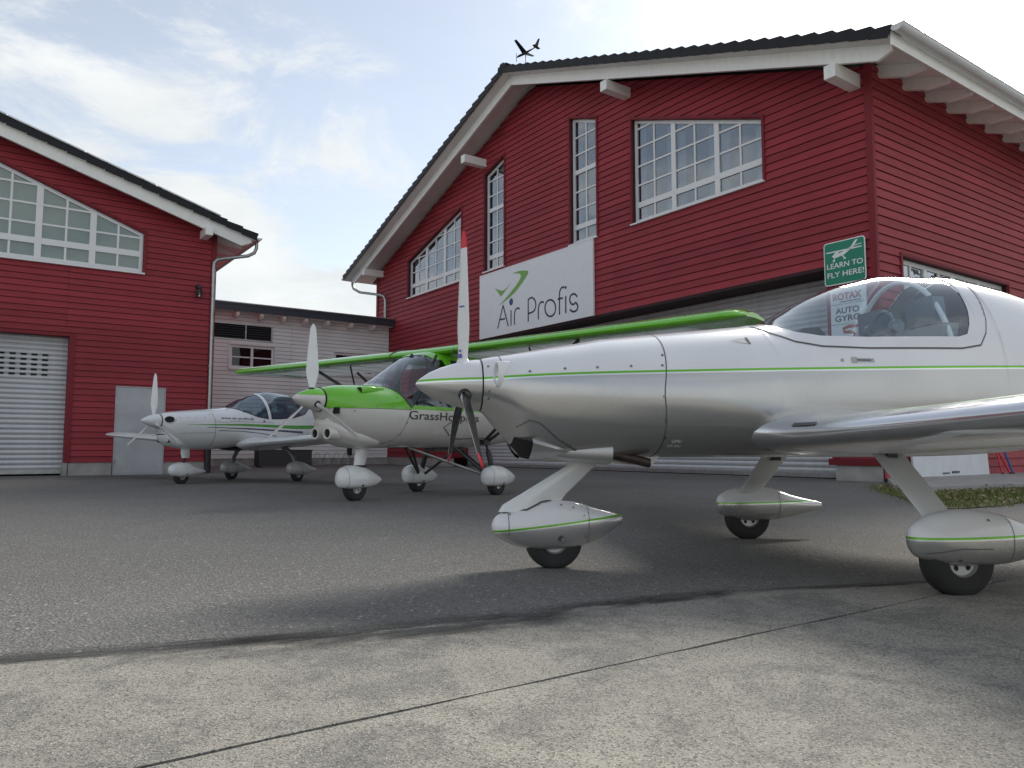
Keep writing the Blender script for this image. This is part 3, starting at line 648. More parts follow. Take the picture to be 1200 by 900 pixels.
# ------------------------------------------------------------------ signs
cs = thing('company_sign', 'wide pale sign board reading Air Profis under the hangar windows', 'sign', PC, RZ_R)
SG0, SG1, SZ0, SZ1 = 8.83, 15.1, 4.73, 7.045
MB().box(SG0, SG1, .05, .10, SZ0, SZ1).build('panel', M_ltgrey, cs, smooth=0)
MB().box(SG0-.03, SG1+.03, .045, .105, SZ0-.03, SZ0-.001).box(SG0-.03, SG1+.03, .045, .105, SZ1+.001, SZ1+.03).box(SG0-.03, SG0-.001, .045, .105, SZ0, SZ1).box(SG1+.001, SG1+.03, .045, .105, SZ0, SZ1).build('panel_edge', M_frame, cs, smooth=0)
sgn = lambda s, w: (s, .104, w)
ink = MB()
for p in [[(13.936, 4.964), (13.602, 5.752)], [(13.602, 5.752), (13.28, 4.96)], [(13.829, 5.261), (13.475, 5.253)], [(13.114, 5.508), (13.114, 4.962)], [(12.91, 4.959), (12.91, 5.298), (12.91, 5.298), (12.903, 5.361), (12.882, 5.417), (12.85, 5.464), (12.808, 5.497), (12.759, 5.514), (12.707, 5.515), (12.655, 5.499), (12.607, 5.467)], [(12.111, 4.958), (12.108, 5.729)], [(12.108, 5.721), (11.948, 5.753), (11.924, 5.76), (11.862, 5.737), (11.804, 5.702), (11.755, 5.655), (11.717, 5.6), (11.693, 5.541), (11.683, 5.479), (11.688, 5.419), (11.708, 5.365), (11.741, 5.318), (11.787, 5.282), (11.842, 5.259), (11.903, 5.25), (12.11, 5.234)], [(11.547, 4.962), (11.546, 5.275), (11.546, 5.275), (11.539, 5.342), (11.519, 5.403), (11.488, 5.454), (11.447, 5.492), (11.399, 5.514), (11.348, 5.519), (11.296, 5.506), (11.246, 5.478)], [(10.628, 5.201), (10.634, 5.263), (10.654, 5.323), (10.687, 5.38), (10.73, 5.43), (10.783, 5.47), (10.842, 5.5), (10.904, 5.517), (10.966, 5.52), (11.026, 5.509), (11.08, 5.485), (11.126, 5.448), (11.16, 5.401), (11.181, 5.346), (11.189, 5.286), (11.182, 5.224), (11.161, 5.162), (11.128, 5.105), (11.083, 5.055), (11.029, 5.015), (10.97, 4.986), (10.908, 4.97), (10.845, 4.968), (10.786, 4.98), (10.733, 5.005), (10.689, 5.042), (10.656, 5.088), (10.635, 5.142), (10.628, 5.201)], [(10.432, 4.962), (10.426, 5.625), (10.426, 5.625), (10.421, 5.677), (10.405, 5.723), (10.38, 5.763), (10.348, 5.794), (10.309, 5.814), (10.267, 5.823), (10.222, 5.819), (10.179, 5.804)], [(10.515, 5.477), (10.255, 5.472)], [(10.112, 5.518), (10.117, 4.964)], [(9.557, 5.389), (9.585, 5.434), (9.624, 5.472), (9.671, 5.5), (9.723, 5.516), (9.775, 5.518), (9.824, 5.507), (9.865, 5.483), (9.895, 5.448), (9.912, 5.404), (9.915, 5.356), (9.903, 5.307), (9.877, 5.261), (9.839, 5.221), (9.793, 5.191), (9.685, 5.192), (9.658, 5.237), (9.61, 5.21), (9.57, 5.175), (9.542, 5.136), (9.528, 5.094), (9.529, 5.053), (9.545, 5.016), (9.575, 4.986), (9.616, 4.964), (9.666, 4.953), (9.721, 4.954), (9.777, 4.965), (9.829, 4.988), (9.874, 5.019), (9.908, 5.057)]]: ribbon(ink, p, .062, sgn)
dc = (10.115, 5.786); ink.add([sgn(*p) for p in arc(*dc, .05, .05, 0, 330, 11)], [tuple(range(12))])
ink.build('lettering', M_ink, cs, smooth=0)
bc = (13.107, 5.796); dot = MB(); dot.add([sgn(*p) for p in arc(*bc, .115, .125, 0, 345, 23)], [tuple(range(24))]); dot.build('blue_dot', M_blue, cs, smooth=0)
lf = MB()
up_ = [(13.025, 6.774), (12.855, 6.806), (12.585, 6.799), (12.321, 6.76), (12.138, 6.717), (12.086, 6.676), (12.151, 6.578), (12.334, 6.431), (12.573, 6.275), (12.855, 6.108), (13.163, 5.978), (13.511, 5.872), (13.917, 5.759)]
lo_ = [(13.025, 6.77), (12.855, 6.762), (12.706, 6.734), (12.599, 6.694), (12.532, 6.641), (12.532, 6.578), (12.612, 6.481), (12.76, 6.372), (12.957, 6.246), (13.183, 6.115), (13.371, 6.012), (13.582, 5.904), (13.917, 5.759)]
lf.add([sgn(*p) for p in up_]+[sgn(*p) for p in lo_], [(i, i+1, len(up_)+i+1, len(up_)+i) for i in range(len(up_)-1)])
tk = [(14.122, 6.446), (13.868, 6.345), (13.674, 6.287), (13.533, 6.288), (13.322, 6.358), (13.059, 6.514), (13.322, 6.329), (13.547, 6.192), (13.745, 6.086), (13.889, 6.233)]
lf.add([sgn(*p) for p in tk], [(0, 1, 9), (1, 2, 8, 9), (2, 3, 7, 8), (3, 4, 6, 7), (4, 5, 6)])
lf.build('leaf_mark', M_sgreen, cs, smooth=0)
# learn to fly sign
ls = thing('road_sign', 'green sign with white aeroplane reading LEARN TO FLY HERE! at the hangar corner', 'sign', PC, RZ_R)
L0, L1, LZ0, LZ1 = .17, 1.13, 4.24, 5.20
rr = lambda x0, x1, y0, y1, r: arc(x1-r, y1-r, r, r, 0, 90, 5)+arc(x0+r, y1-r, r, r, 90, 180, 5)+arc(x0+r, y0+r, r, r, 180, 270, 5)+arc(x1-r, y0+r, r, r, 270, 360, 5)
MB().prism(rr(L0, L1, LZ0, LZ1, .07), .075, .095, FRONT).build('panel', M_swhite, ls, smooth=0)
MB().prism(rr(L0+.022, L1-.022, LZ0+.022, LZ1-.022, .055), .096, .099, FRONT).build('green_face', M_rgreen, ls, smooth=0)
lsf = lambda u, w: (L1-u*(L1-L0), .102, LZ0+w*(LZ1-LZ0))
fit_text('LEARN TO', .075, .94, .385, .125, lsf, .012).build('lettering', M_swhite, ls, smooth=0)
fit_text('FLY HERE!', .08, .955, .175, .125, lsf, .012).build('lettering', M_swhite, ls, smooth=0)
pm = MB()
pl = lambda pts, *f: pm.add([lsf(p[0], .56+(p[1]-.47)*.77) for p in pts], f or [tuple(range(len(pts)))])
pl([(.20, .61), (.26, .545), (.36, .56), (.36, .66), (.24, .65)]); pl([(.36, .56), (.50, .60), (.50, .71), (.36, .66)]); pl([(.50, .60), (.76, .79), (.74, .83), (.50, .71)])
pl([(.06, .76), (.07, .725), (.50, .715), (.50, .755)]); pl([(.50, .715), (.93, .72), (.93, .755), (.50, .755)]); pl([(.24, .65), (.36, .66), (.40, .73), (.30, .73)])
pl([(.66, .79), (.74, .78), (.84, .97), (.78, .965)]); pl([(.66, .80), (.66, .775), (.92, .815), (.92, .84)])
pl([(.26, .56), (.24, .48), (.262, .475), (.29, .56)]); pl([(.44, .59), (.50, .50), (.52, .505), (.48, .60)])
for cx, cy in ((.25, .468), (.515, .492)): pl(arc(cx, cy, .035, .028, 0, 330, 11))
pm.build('aeroplane_mark', M_swhite, ls, smooth=0)
# sponsor board below it
sp = thing('sponsor_sign', 'pale board with ROTAX and AUTO GYRO panels seen through the canopy', 'sign', PC, RZ_R)
for i, (a, b) in enumerate(((3.81, 4.13), (3.37, 3.80), (2.85, 3.36))):
    MB().box(.20, 1.02, .05, .08, a, b).build('panel', M_ltgrey, sp, smooth=0)
spf = lambda u, w: (1.02-u*.82, .084, w)
fit_text('ROTAX', .07, .88, 3.90, .15, spf, .03).build('lettering', M_rtx, sp, smooth=0)
MB().box(.32, .80, .081, .084, 3.845, 3.862).build('rule_line', M_ink, sp, smooth=0)
fit_text('AUTO', .14, .80, 3.60, .13, spf, .02).build('lettering', M_ink, sp, smooth=0)
fit_text('GYRO', .12, .84, 3.43, .13, spf, .02).build('lettering', M_ink, sp, smooth=0)
sm = MB(); ribbon(sm, [(.78, 3.29), (.50, 3.30), (.34, 3.26), (.36, 3.19), (.58, 3.17), (.68, 3.11), (.58, 3.04), (.22, 3.02)], .07, lambda u, w: spf(u*1.0, w)); sm.build('logo', M_rtx, sp, smooth=0)
# weather vane on the ridge
wv = thing('weather_vane', 'black aeroplane weather vane on the ridge of the right hangar', 'weather vane', PC+EF*11.55-EA*.6+Vector((0, 0, 13.62)), RZ_R+.35); wv.scale = (.56,)*3
MB().tube([(0, 0, -.4), (0, 0, .62)], .03, 8).build('pole', M_steel, wv)
vb = MB(); vb.tube([(.66, 0, .62), (.5, 0, .66), (.1, 0, .70), (-.3, 0, .78), (-.75, 0, .86)], [.03, .07, .085, .05, .02], 10); vb.build('body', M_black, wv)
MB().add([(.25, .0, .72), (-.1, 0, .74), (-.0, 1.0, 1.10), (.18, 1.0, 1.10), (.25, -.0, .70), (-.1, 0, .72), (-.0, -1.0, .96), (.18, -1.0, .96)], [(0, 1, 2, 3), (4, 5, 6, 7)]).build('wing', M_black, wv, smooth=0)
MB().prism([(-.5, .80), (-.86, .86), (-1.0, 1.30), (-.88, 1.32)], -.012, .012, FRONT).box(-.85, -.65, -.3, .3, .85, .87).build('tail', M_black, wv, smooth=0)
MB().box(.67, .69, -.02, .02, .35, .9).build('propeller', M_black, wv, smooth=0)
# ------------------------------------------------------------------ ground
def ground_mats():
    m, nt, N, L, P = nodes_of('asphalt'); v = objco(nt)
    vo = N.new('ShaderNodeTexVoronoi'); vo.inputs['Scale'].default_value = 80; L.new(v, vo.inputs['Vector'])
    v2 = N.new('ShaderNodeTexVoronoi'); v2.inputs['Scale'].default_value = 26; L.new(v, v2.inputs['Vector'])
    big = nnoise(nt, .35, 5, .6, v); mid = nnoise(nt, 3.0, 5, .65, v); f = nnoise(nt, 160, 3, .6, v)
    base = nmix(nt, nmap(nt, big, .35, .65), (.148, .142, .130), (.21, .201, .183))
    base = nmix(nt, nmap(nt, mid, .3, .75, 0, .6), base, (.16, .153, .14))
    rnd = N.new('ShaderNodeSeparateColor'); L.new(vo.outputs['Color'], rnd.inputs[0])
    chip = nmath(nt, 'GREATER_THAN', rnd.outputs[0], .80); near = nmath(nt, 'LESS_THAN', vo.outputs['Distance'], .36)
    c = nmix(nt, nmath(nt, 'MULTIPLY', chip, near), base, (.46, .45, .42))
    dk = nmath(nt, 'LESS_THAN', rnd.outputs[1], .35); c = nmix(nt, nmath(nt, 'MULTIPLY', dk, .55), c, (.06, .058, .054))
    v3 = N.new('ShaderNodeTexVoronoi'); v3.inputs['Scale'].default_value = 48; L.new(v, v3.inputs['Vector']); r3 = N.new('ShaderNodeSeparateColor'); L.new(v3.outputs['Color'], r3.inputs[0])
    c = nmix(nt, nmath(nt, 'MULTIPLY', nmath(nt, 'GREATER_THAN', r3.outputs[0], .86), nmath(nt, 'LESS_THAN', v3.outputs['Distance'], .30)), c, (.34, .33, .31))
    wornp = nnoise(nt, 1.1, 7, .7, v, .7); c = nmix(nt, nmap(nt, wornp, .48, .68, 0, .35), c, (.20, .195, .18))
    r2 = N.new('ShaderNodeSeparateColor'); L.new(v2.outputs['Color'], r2.inputs[0])
    big_chip = nmath(nt, 'MULTIPLY', nmath(nt, 'GREATER_THAN', r2.outputs[0], .955), nmath(nt, 'LESS_THAN', v2.outputs['Distance'], .22))
    c = nmix(nt, big_chip, c, (.52, .50, .46))
    c = nmix(nt, nmap(nt, f, .35, .7, 0, .5), c, (.22, .215, .205))
    L.new(c, P.inputs['Base Color']); P.inputs['Roughness'].default_value = .85; P.inputs['Specular IOR Level'].default_value = .35
    h = nmath(nt, 'ADD', vo.outputs['Distance'], nmath(nt, 'MULTIPLY', f, .6)); bump(nt, P, h, .8, .010)
    m2, nt, N, L, P = nodes_of('worn_concrete'); v = objco(nt)
    big = nnoise(nt, .9, 5, .6, v); mid = nnoise(nt, 9, 7, .7, v, .6); f = nnoise(nt, 230, 4, .65, v); f2 = nnoise(nt, 105, 8, .78, v, .5)
    vo = N.new('ShaderNodeTexVoronoi'); vo.inputs['Scale'].default_value = 190; L.new(v, vo.inputs['Vector'])
    rnd = N.new('ShaderNodeSeparateColor'); L.new(vo.outputs['Color'], rnd.inputs[0])
    c = nmix(nt, nmap(nt, big, .35, .68), (.29, .275, .24), (.44, .415, .355))
    wear = nmath(nt, 'ADD', nmath(nt, 'MULTIPLY', f2, .65), nmath(nt, 'MULTIPLY', mid, .35))
    pat = nnoise(nt, 2.3, 6, .65, v, .8)
    lo_ = nmath(nt, 'SUBTRACT', .57, nmath(nt, 'MULTIPLY', nmap(nt, pat, .35, .65), .20)); sh = nmath(nt, 'MULTIPLY', nmath(nt, 'SUBTRACT', wear, lo_), 9.0, True)
    c = nmix(nt, nmath(nt, 'MULTIPLY', sh, .75), c, (.165, .160, .148))
    c = nmix(nt, nmap(nt, f, .45, .75, 0, .55), c, (.17, .16, .14))
    c = nmix(nt, nmath(nt, 'MULTIPLY', nmath(nt, 'GREATER_THAN', rnd.outputs[0], .86), nmath(nt, 'LESS_THAN', vo.outputs['Distance'], .32)), c, (.62, .59, .52))
    c = nmix(nt, nmath(nt, 'MULTIPLY', nmath(nt, 'LESS_THAN', rnd.outputs[1], .22), .6), c, (.07, .07, .072))
    L.new(c, P.inputs['Base Color']); P.inputs['Roughness'].default_value = .9; P.inputs['Specular IOR Level'].default_value = .3
    h = nmath(nt, 'ADD', nmath(nt, 'MULTIPLY', vo.outputs['Distance'], .7), nmath(nt, 'ADD', f, nmath(nt, 'MULTIPLY', f2, 1.2))); bump(nt, P, h, .55, .008)
    m3, nt, N, L, P = nodes_of('oil_stain'); v = objco(nt)
    n = nnoise(nt, 5, 7, .7, objco(nt, (.5, 3.2, 1)), .5); g = nnoise(nt, 60, 4, .6, v)
    L.new(nmix(nt, nmap(nt, g, .3, .7), (.016, .016, .017), (.055, .054, .052)), P.inputs['Base Color']); P.inputs['Roughness'].default_value = .75
    s = N.new('ShaderNodeSeparateXYZ'); L.new(v, s.inputs[0])
    ex = nmath(nt, 'SUBTRACT', 1.0, nmath(nt, 'POWER', nmath(nt, 'ABSOLUTE', s.outputs[0]), 2.0), True)
    ey = nmath(nt, 'SUBTRACT', 1.0, nmath(nt, 'POWER', nmath(nt, 'ABSOLUTE', nmath(nt, 'MULTIPLY', s.outputs[1], 9.0)), 2.0), True)
    al = nmath(nt, 'MULTIPLY', nmath(nt, 'MULTIPLY', ex, ey), nmap(nt, n, .38, .62, 0, 1.5), True)
    L.new(nmath(nt, 'MULTIPLY', al, .85), P.inputs['Alpha'])
    return m, m2, m3
M_asph, M_slab, M_stain = ground_mats()
M_joint = plain('joint_filler', (.022, .022, .023), .9)
M_grass = wood('grass_blades', (.17, .19, .05), 2, .5)
M_leaf = wood('dead_leaves', (.34, .25, .16), 2, .5)
M_soil = plain('soil', (.12, .125, .06), .95, var=.3, bumps=.6)
tag(MB().add([(-160, -120, 0), (160, -120, 0), (160, 220, 0), (-160, 220, 0)], [(0, 1, 2, 3)]).build('asphalt_apron', M_asph, None, smooth=0), 'dark grey speckled asphalt apron in front of the hangars', kind='structure')
# concrete strip in the foreground; its ragged edge against the asphalt, and one expansion joint along the building axis
edge = [(-14, -3.1), (-6, .45), (-3.2, 1.78), (-2.2, 2.24), (-1.64, 2.50), (-1.35, 2.60), (-1.14, 2.66), (-.8, 2.80), (-.53, 2.90), (-.2, 3.06), (.07, 3.20), (.4, 3.40), (.78, 3.60), (1.2, 3.74), (1.67, 3.86), (2.16, 3.97), (2.88, 4.35), (4.2, 5.0), (9, 7.2), (18, 11.2)]
E2 = []; wob_ = 0.
for (a, b), (c, d) in zip(edge, edge[1:]):
    n = max(2, int(math.hypot(c-a, d-b)/.025)) if abs(a) < 4 else 4
    for i in range(n):
        t_ = i/n; wob_ = .6*wob_+random.uniform(-.013, .013); E2.append((a+(c-a)*t_, b+(d-b)*t_+wob_))
E2.append(edge[-1])
jx = lambda x: 1.722+.700*(x+.75)           # joint line y(x)
def slab(pts, name, label):
    m = MB(); n = len(pts); m.add([(x, y, .006) for x, y in pts]+[(x, y, -.02) for x, y in pts], [tuple(range(n))]+[(i, n+i, n+(i+1) % n, (i+1) % n) for i in range(n)])
    return tag(m.build(name, M_slab, None, smooth=0), label, kind='structure')
g_ = .009
xi = 2.55                                      # where joint and asphalt edge meet
up_pts = [(x, y) for x, y in E2 if x < xi and y > jx(x)+g_]
x0 = up_pts[0][0]
jl = [(-14+i*.25, 0) for i in range(80)]
low = [(x, jx(x)+g_+random.uniform(-.005, .005)) for x in [xi-.12*i for i in range(int((xi+14)/.12))]]
upper = up_pts+[p for p in low if p[1] < 1e9 and p[0] < up_pts[-1][0] and p[0] > up_pts[0][0]]
slab(upper, 'concrete_slab', 'pale worn concrete strip along the edge of the asphalt')
lowtop = [(x, min(jx(x)-g_+random.uniform(-.005, .005), 1e9)) for x in [-14+.12*i for i in range(int((xi+14)/.12))]]
rest = [(x, y) for x, y in E2 if x > xi-.1 and y < jx(x)-g_]
slab(lowtop+rest+[(18, -14), (-14, -14)], 'concrete_slab', 'pale worn concrete in the foreground, right of the expansion joint')
jf = MB(); jf.add([(-13.9, jx(-13.9)-.013, .0025), (-13.9, jx(-13.9)+.013, .0025), (xi, jx(xi)+.013, .0025), (xi, jx(xi)-.013, .0025)], [(0, 1, 2, 3)])
tag(jf.build('joint_filler', M_joint, None, smooth=0), 'dark filler in the expansion joint of the concrete', kind='structure')
so = MB(); so.add([(-1, -.12, 0), (1, -.12, 0), (1, .12, 0), (-1, .12, 0)], [(0, 1, 2, 3)])
for (x, y, L_, wd, rot, lb) in ((-.42, 2.93, .95, 1.7, .42, 'dark oily stain along the concrete edge'), (.62, 3.50, .6, 1.0, .46, 'small dark tar mark on the concrete edge nearer the silver nose wheel'), (-1.6, 2.54, 1.2, .8, .36, 'faint dark stain where the concrete meets asphalt at left'), (1.75, 3.87, .7, .5, .25, 'thin dark line of dirt at the concrete edge under the silver aircraft')):
    o = so.build('oil_stain', M_stain, None, smooth=0); o.location = (x, y, .010); o.rotation_euler = (0, 0, rot); o.scale = (L_, wd, 1); tag(o, lb, kind='structure')
# paved ledge, kerb and grass by the right hangar's side wall
SW = lambda a, d, z=0: PC+EA*a-EF*d+Vector((0, 0, z))
pv = [(6.33, 12.82), (6.35, 12.0), (7.49, 12.59), (8.86, 13.4), (11.98, 14.87)]
wl_ = [SW(.02, .045), SW(20, .045)]
pp_ = [(wl_[0].x, wl_[0].y)]+pv+[(wl_[1].x, wl_[1].y)]
ped = MB(); n = len(pp_); ped.add([(x, y, 0) for x, y in pp_]+[(x, y, .085) for x, y in pp_], [tuple(range(n)), tuple(range(n, 2*n))]+[(i, (i+1) % n, n+(i+1) % n, n+i) for i in range(n)])
tag(ped.build('pavement', M_conc, None, smooth=0), 'low concrete ledge along the side wall of the right hangar', kind='structure')
gp = [(6.99, 14.73), (6.3, 12.77), (6.3, 11.91), (7.44, 12.51), (8.81, 13.31), (11.86, 14.73), (9.77, 12.14), (6.5, 9.84), (5.68, 9.12), (5.0, 8.74), (4.76, 8.86), (5.37, 10.68), (5.96, 12.64)]
m = MB(); n = len(gp); m.add([(x, y, .012) for x, y in gp], [tuple(range(n))]); tag(m.build('soil_strip', M_soil, None, smooth=0), 'narrow strip of soil under the grass beside the ledge', kind='structure')
def inpoly(x, y, P):
    c = False
    for i in range(len(P)):
        (x1, y1), (x2, y2) = P[i], P[i-1]
        if (y1 > y) != (y2 > y) and x < (x2-x1)*(y-y1)/(y2-y1)+x1: c = not c
    return c
gm = MB(); lm = MB(); rnd = random.Random(3)
k = 0
gx = [p[0] for p in gp]; gy = [p[1] for p in gp]
while k < 13000:
    a = rnd.uniform(min(gx), max(gx)); d = rnd.uniform(min(gy), max(gy))
    if not inpoly(a+rnd.gauss(0, .12), d+rnd.gauss(0, .16), gp): continue
    k += 1
    if rnd.random() < .45 and math.sin(a*3.1)*math.cos(d*4.3+a) > .25: continue
    p = Vector((a, d, .01)); h = rnd.uniform(.015, .06); an = rnd.uniform(0, 6.28); w_ = rnd.uniform(.003, .006); lx, ly = cos(an)*h*.7, sin(an)*h*.7
    qx, qy = -sin(an)*w_, cos(an)*w_
    gm.add([(p.x-qx, p.y-qy, p.z), (p.x+qx, p.y+qy, p.z), (p.x+lx*.4+qx*.7, p.y+ly*.4+qy*.7, p.z+h*.65), (p.x+lx*.4-qx*.7, p.y+ly*.4-qy*.7, p.z+h*.65), (p.x+lx, p.y+ly, p.z+h)], [(0, 1, 2, 3), (3, 2, 4)])
    if k % 34 == 0:
        s = rnd.uniform(.025, .055); b = rnd.uniform(0, 6.28); z = p.z+rnd.uniform(.01, .06); c_, s_ = cos(b)*s, sin(b)*s; t_ = rnd.uniform(-.03, .03)
        lm.add([(p.x-c_, p.y-s_, z), (p.x+s_*.5, p.y-c_*.5, z+.012+t_), (p.x+c_, p.y+s_, z+t_), (p.x-s_*.5, p.y+c_*.5, z+.012)], [(0, 1, 2), (0, 2, 3)])
tag(gm.build('grass', M_grass, None, smooth=0, recalc=False), 'short rough grass beside the right hangar', 'grass', kind='stuff')
tag(lm.build('dead_leaves', M_leaf, None, smooth=0, recalc=False), 'dry brown leaves lying in the grass', 'leaves', kind='stuff')
# board and poles leaning on the side wall
bd = thing('white_board', 'plain white board leaning on its edge against the red side wall', 'board', SW(.88, .12, .085), atan2(EA.y, EA.x))
MB().prism([(0, 0), (.045, 0), (-.07+.045, 1.15), (-.07, 1.15)], 0, 3.45, lambda u, d, w: (d, -u-.0, w)).build('panel', M_boardw, bd, smooth=0)
MB().box(1.2, 1.5, -.06, -.047, .05, .075).box(1.62, 1.95, -.06, -.047, .06, .10).build('printed_mark', M_steel, bd, smooth=0)
for nm, lb, mt, a0, a1 in (('red_pole', 'red pole leaning on the side wall right of the white board', M_redp, 4.62, 4.5), ('blue_pole', 'blue pole leaning on the side wall right of the red pole', M_bluep, 5.2, 4.66), ('red_pole', 'short red pole at the foot of the blue pole', M_redp, 5.05, 4.8)):
    p = thing(nm, lb, 'pole', (0, 0, 0))
    top = 1.5 if 'short' not in lb else .75
    MB().tube([SW(a0, .32, .085), SW(a0+(a1-a0)*.5, .2, .085+top*.5), SW(a1, .07, .085+top)], .022, 10).build('shaft', mt, p)
    MB().tube([SW(a0, .33, .084), SW(a0, .325, .12)], .03, 10).build('end_cap', M_black, p)
# planter box and bicycle rack at the annex
AXP = lambda t, d, z=0: PX-EA*t-EF*d+Vector((0, 0, z))
pb = thing('planter_box', 'long dark grey box on the ground behind the white low-wing aircraft', 'box', AXP(5.6, 2.6, 0), RZ_L)
MB().box(-1.0, 1.0, -.3, .3, .04, .62).build('body', M_steel, pb, smooth=0)
MB().box(-1.02, 1.02, -.32, .32, .62, .65).build('rim', M_black, pb, smooth=0)
MB().box(-.95, -.85, -.28, .28, 0, .04).box(.85, .95, -.28, .28, 0, .04).build('foot', M_black, pb, smooth=0)
br = thing('bicycle_rack', 'low wire bicycle rack against the grey annex wall', 'bicycle rack', AXP(2.6, .45, 0), RZ_L)
MB().tube([(-1.0, .25, .03), (1.0, .25, .03)], .015, 8).tube([(-1, -.2, .03), (1, -.2, .03)], .015, 8).build('base_rail', M_zinc, br)
for i in range(5):
    x = -.85+.42*i
    MB().tube([(x, .25, .03), (x, .22, .4)]+[(x+.07-.07*cos(radians(a)), .2-.01*a/60, .45+.07*sin(radians(a))) for a in range(30, 180, 30)]+[(x+.14, .12, .38), (x+.14, -.2, .03)], .011, 7).build('hoop', M_zinc, br)
# ------------------------------------------------------------------ bare trees right of the yard (seen mirrored in the side windows)
M_bark = plain('bark', (.075, .062, .05), .9, var=.3, scale=8, bumps=.5)
def bare_tree(x, y, h, seed, label):
    r = random.Random(seed); T = thing('bare_tree', label, 'tree', (x, y, 0), 0, 'bare trees beside the yard'); tr = MB(); cr = MB()
    def grow(mb, p, d, L_, rad, lev):
        pts = [p]; q = p.copy(); dd = d.copy()
        for i in range(4):
            dd = (dd+Vector((r.uniform(-.13, .13), r.uniform(-.13, .13), r.uniform(-.04, .10)))).normalized(); q = q+dd*L_/4; pts.append(q.copy())
        mb.tube(pts, [rad*(1-.14*i) for i in range(5)], 6 if lev < 2 else 4)
        if lev >= 4: return
        for k in range(5 if lev == 0 else 4):
            t_ = .45+.55*(k+r.random())/(5 if lev == 0 else 4); i = min(3, int(t_*4)); b = pts[i].lerp(pts[i+1], t_*4-i if t_ < 1 else 1)
            a = r.uniform(0, 6.28); s_ = Vector((cos(a), sin(a), r.uniform(.1, .8))).normalized(); grow(cr, b, (dd*.75+s_*.75).normalized(), L_*r.uniform(.5, .72), rad*.5, lev+1)
    grow(tr, Vector((0, 0, -.1)), Vector((0, 0, 1)), h*.45, h*.017, 0)
    tr.build('trunk', M_bark, T, 60, recalc=False); cr.build('crown', M_bark, T, 60, recalc=False)
for k_, (x, y, h) in enumerate(((30, 14, 13), (35, 21, 15), (38, 29, 14), (46, 17, 16), (30, 6, 12))): bare_tree(x, y, h, 20+k_, 'bare leafless tree beyond the yard, mirrored in the side window of the right hangar')
# ------------------------------------------------------------------ aircraft kit
class Pchip:
    def __init__(s, xs, ys):
        o = np.argsort(xs); s.x = np.array(xs, float)[o]; s.y = np.array(ys, float)[o]
        h = np.diff(s.x); d = np.diff(s.y)/h; n = len(s.x); m = np.zeros(n)
        for i in range(1, n-1):
            if d[i-1]*d[i] > 0:
                w1 = 2*h[i]+h[i-1]; w2 = h[i]+2*h[i-1]; m[i] = (w1+w2)/(w1/d[i-1]+w2/d[i])
        m[0] = d[0]; m[-1] = d[-1]; s.m = m; s.h = h
    def __call__(s, x):
        x = min(max(x, s.x[0]), s.x[-1]); i = min(max(int(np.searchsorted(s.x, x))-1, 0), len(s.h)-1)
        h = s.h[i]; t = (x-s.x[i])/h
        return float((1+2*t)*(1-t)**2*s.y[i]+t*(1-t)**2*h*s.m[i]+t*t*(3-2*t)*s.y[i+1]+t*t*(t-1)*h*s.m[i+1])
class Lin:
    def __init__(s, pts): p = sorted(pts); s.x = [a for a, b in p]; s.y = [b for a, b in p]
    def __call__(s, x): return float(np.interp(x, s.x, s.y))
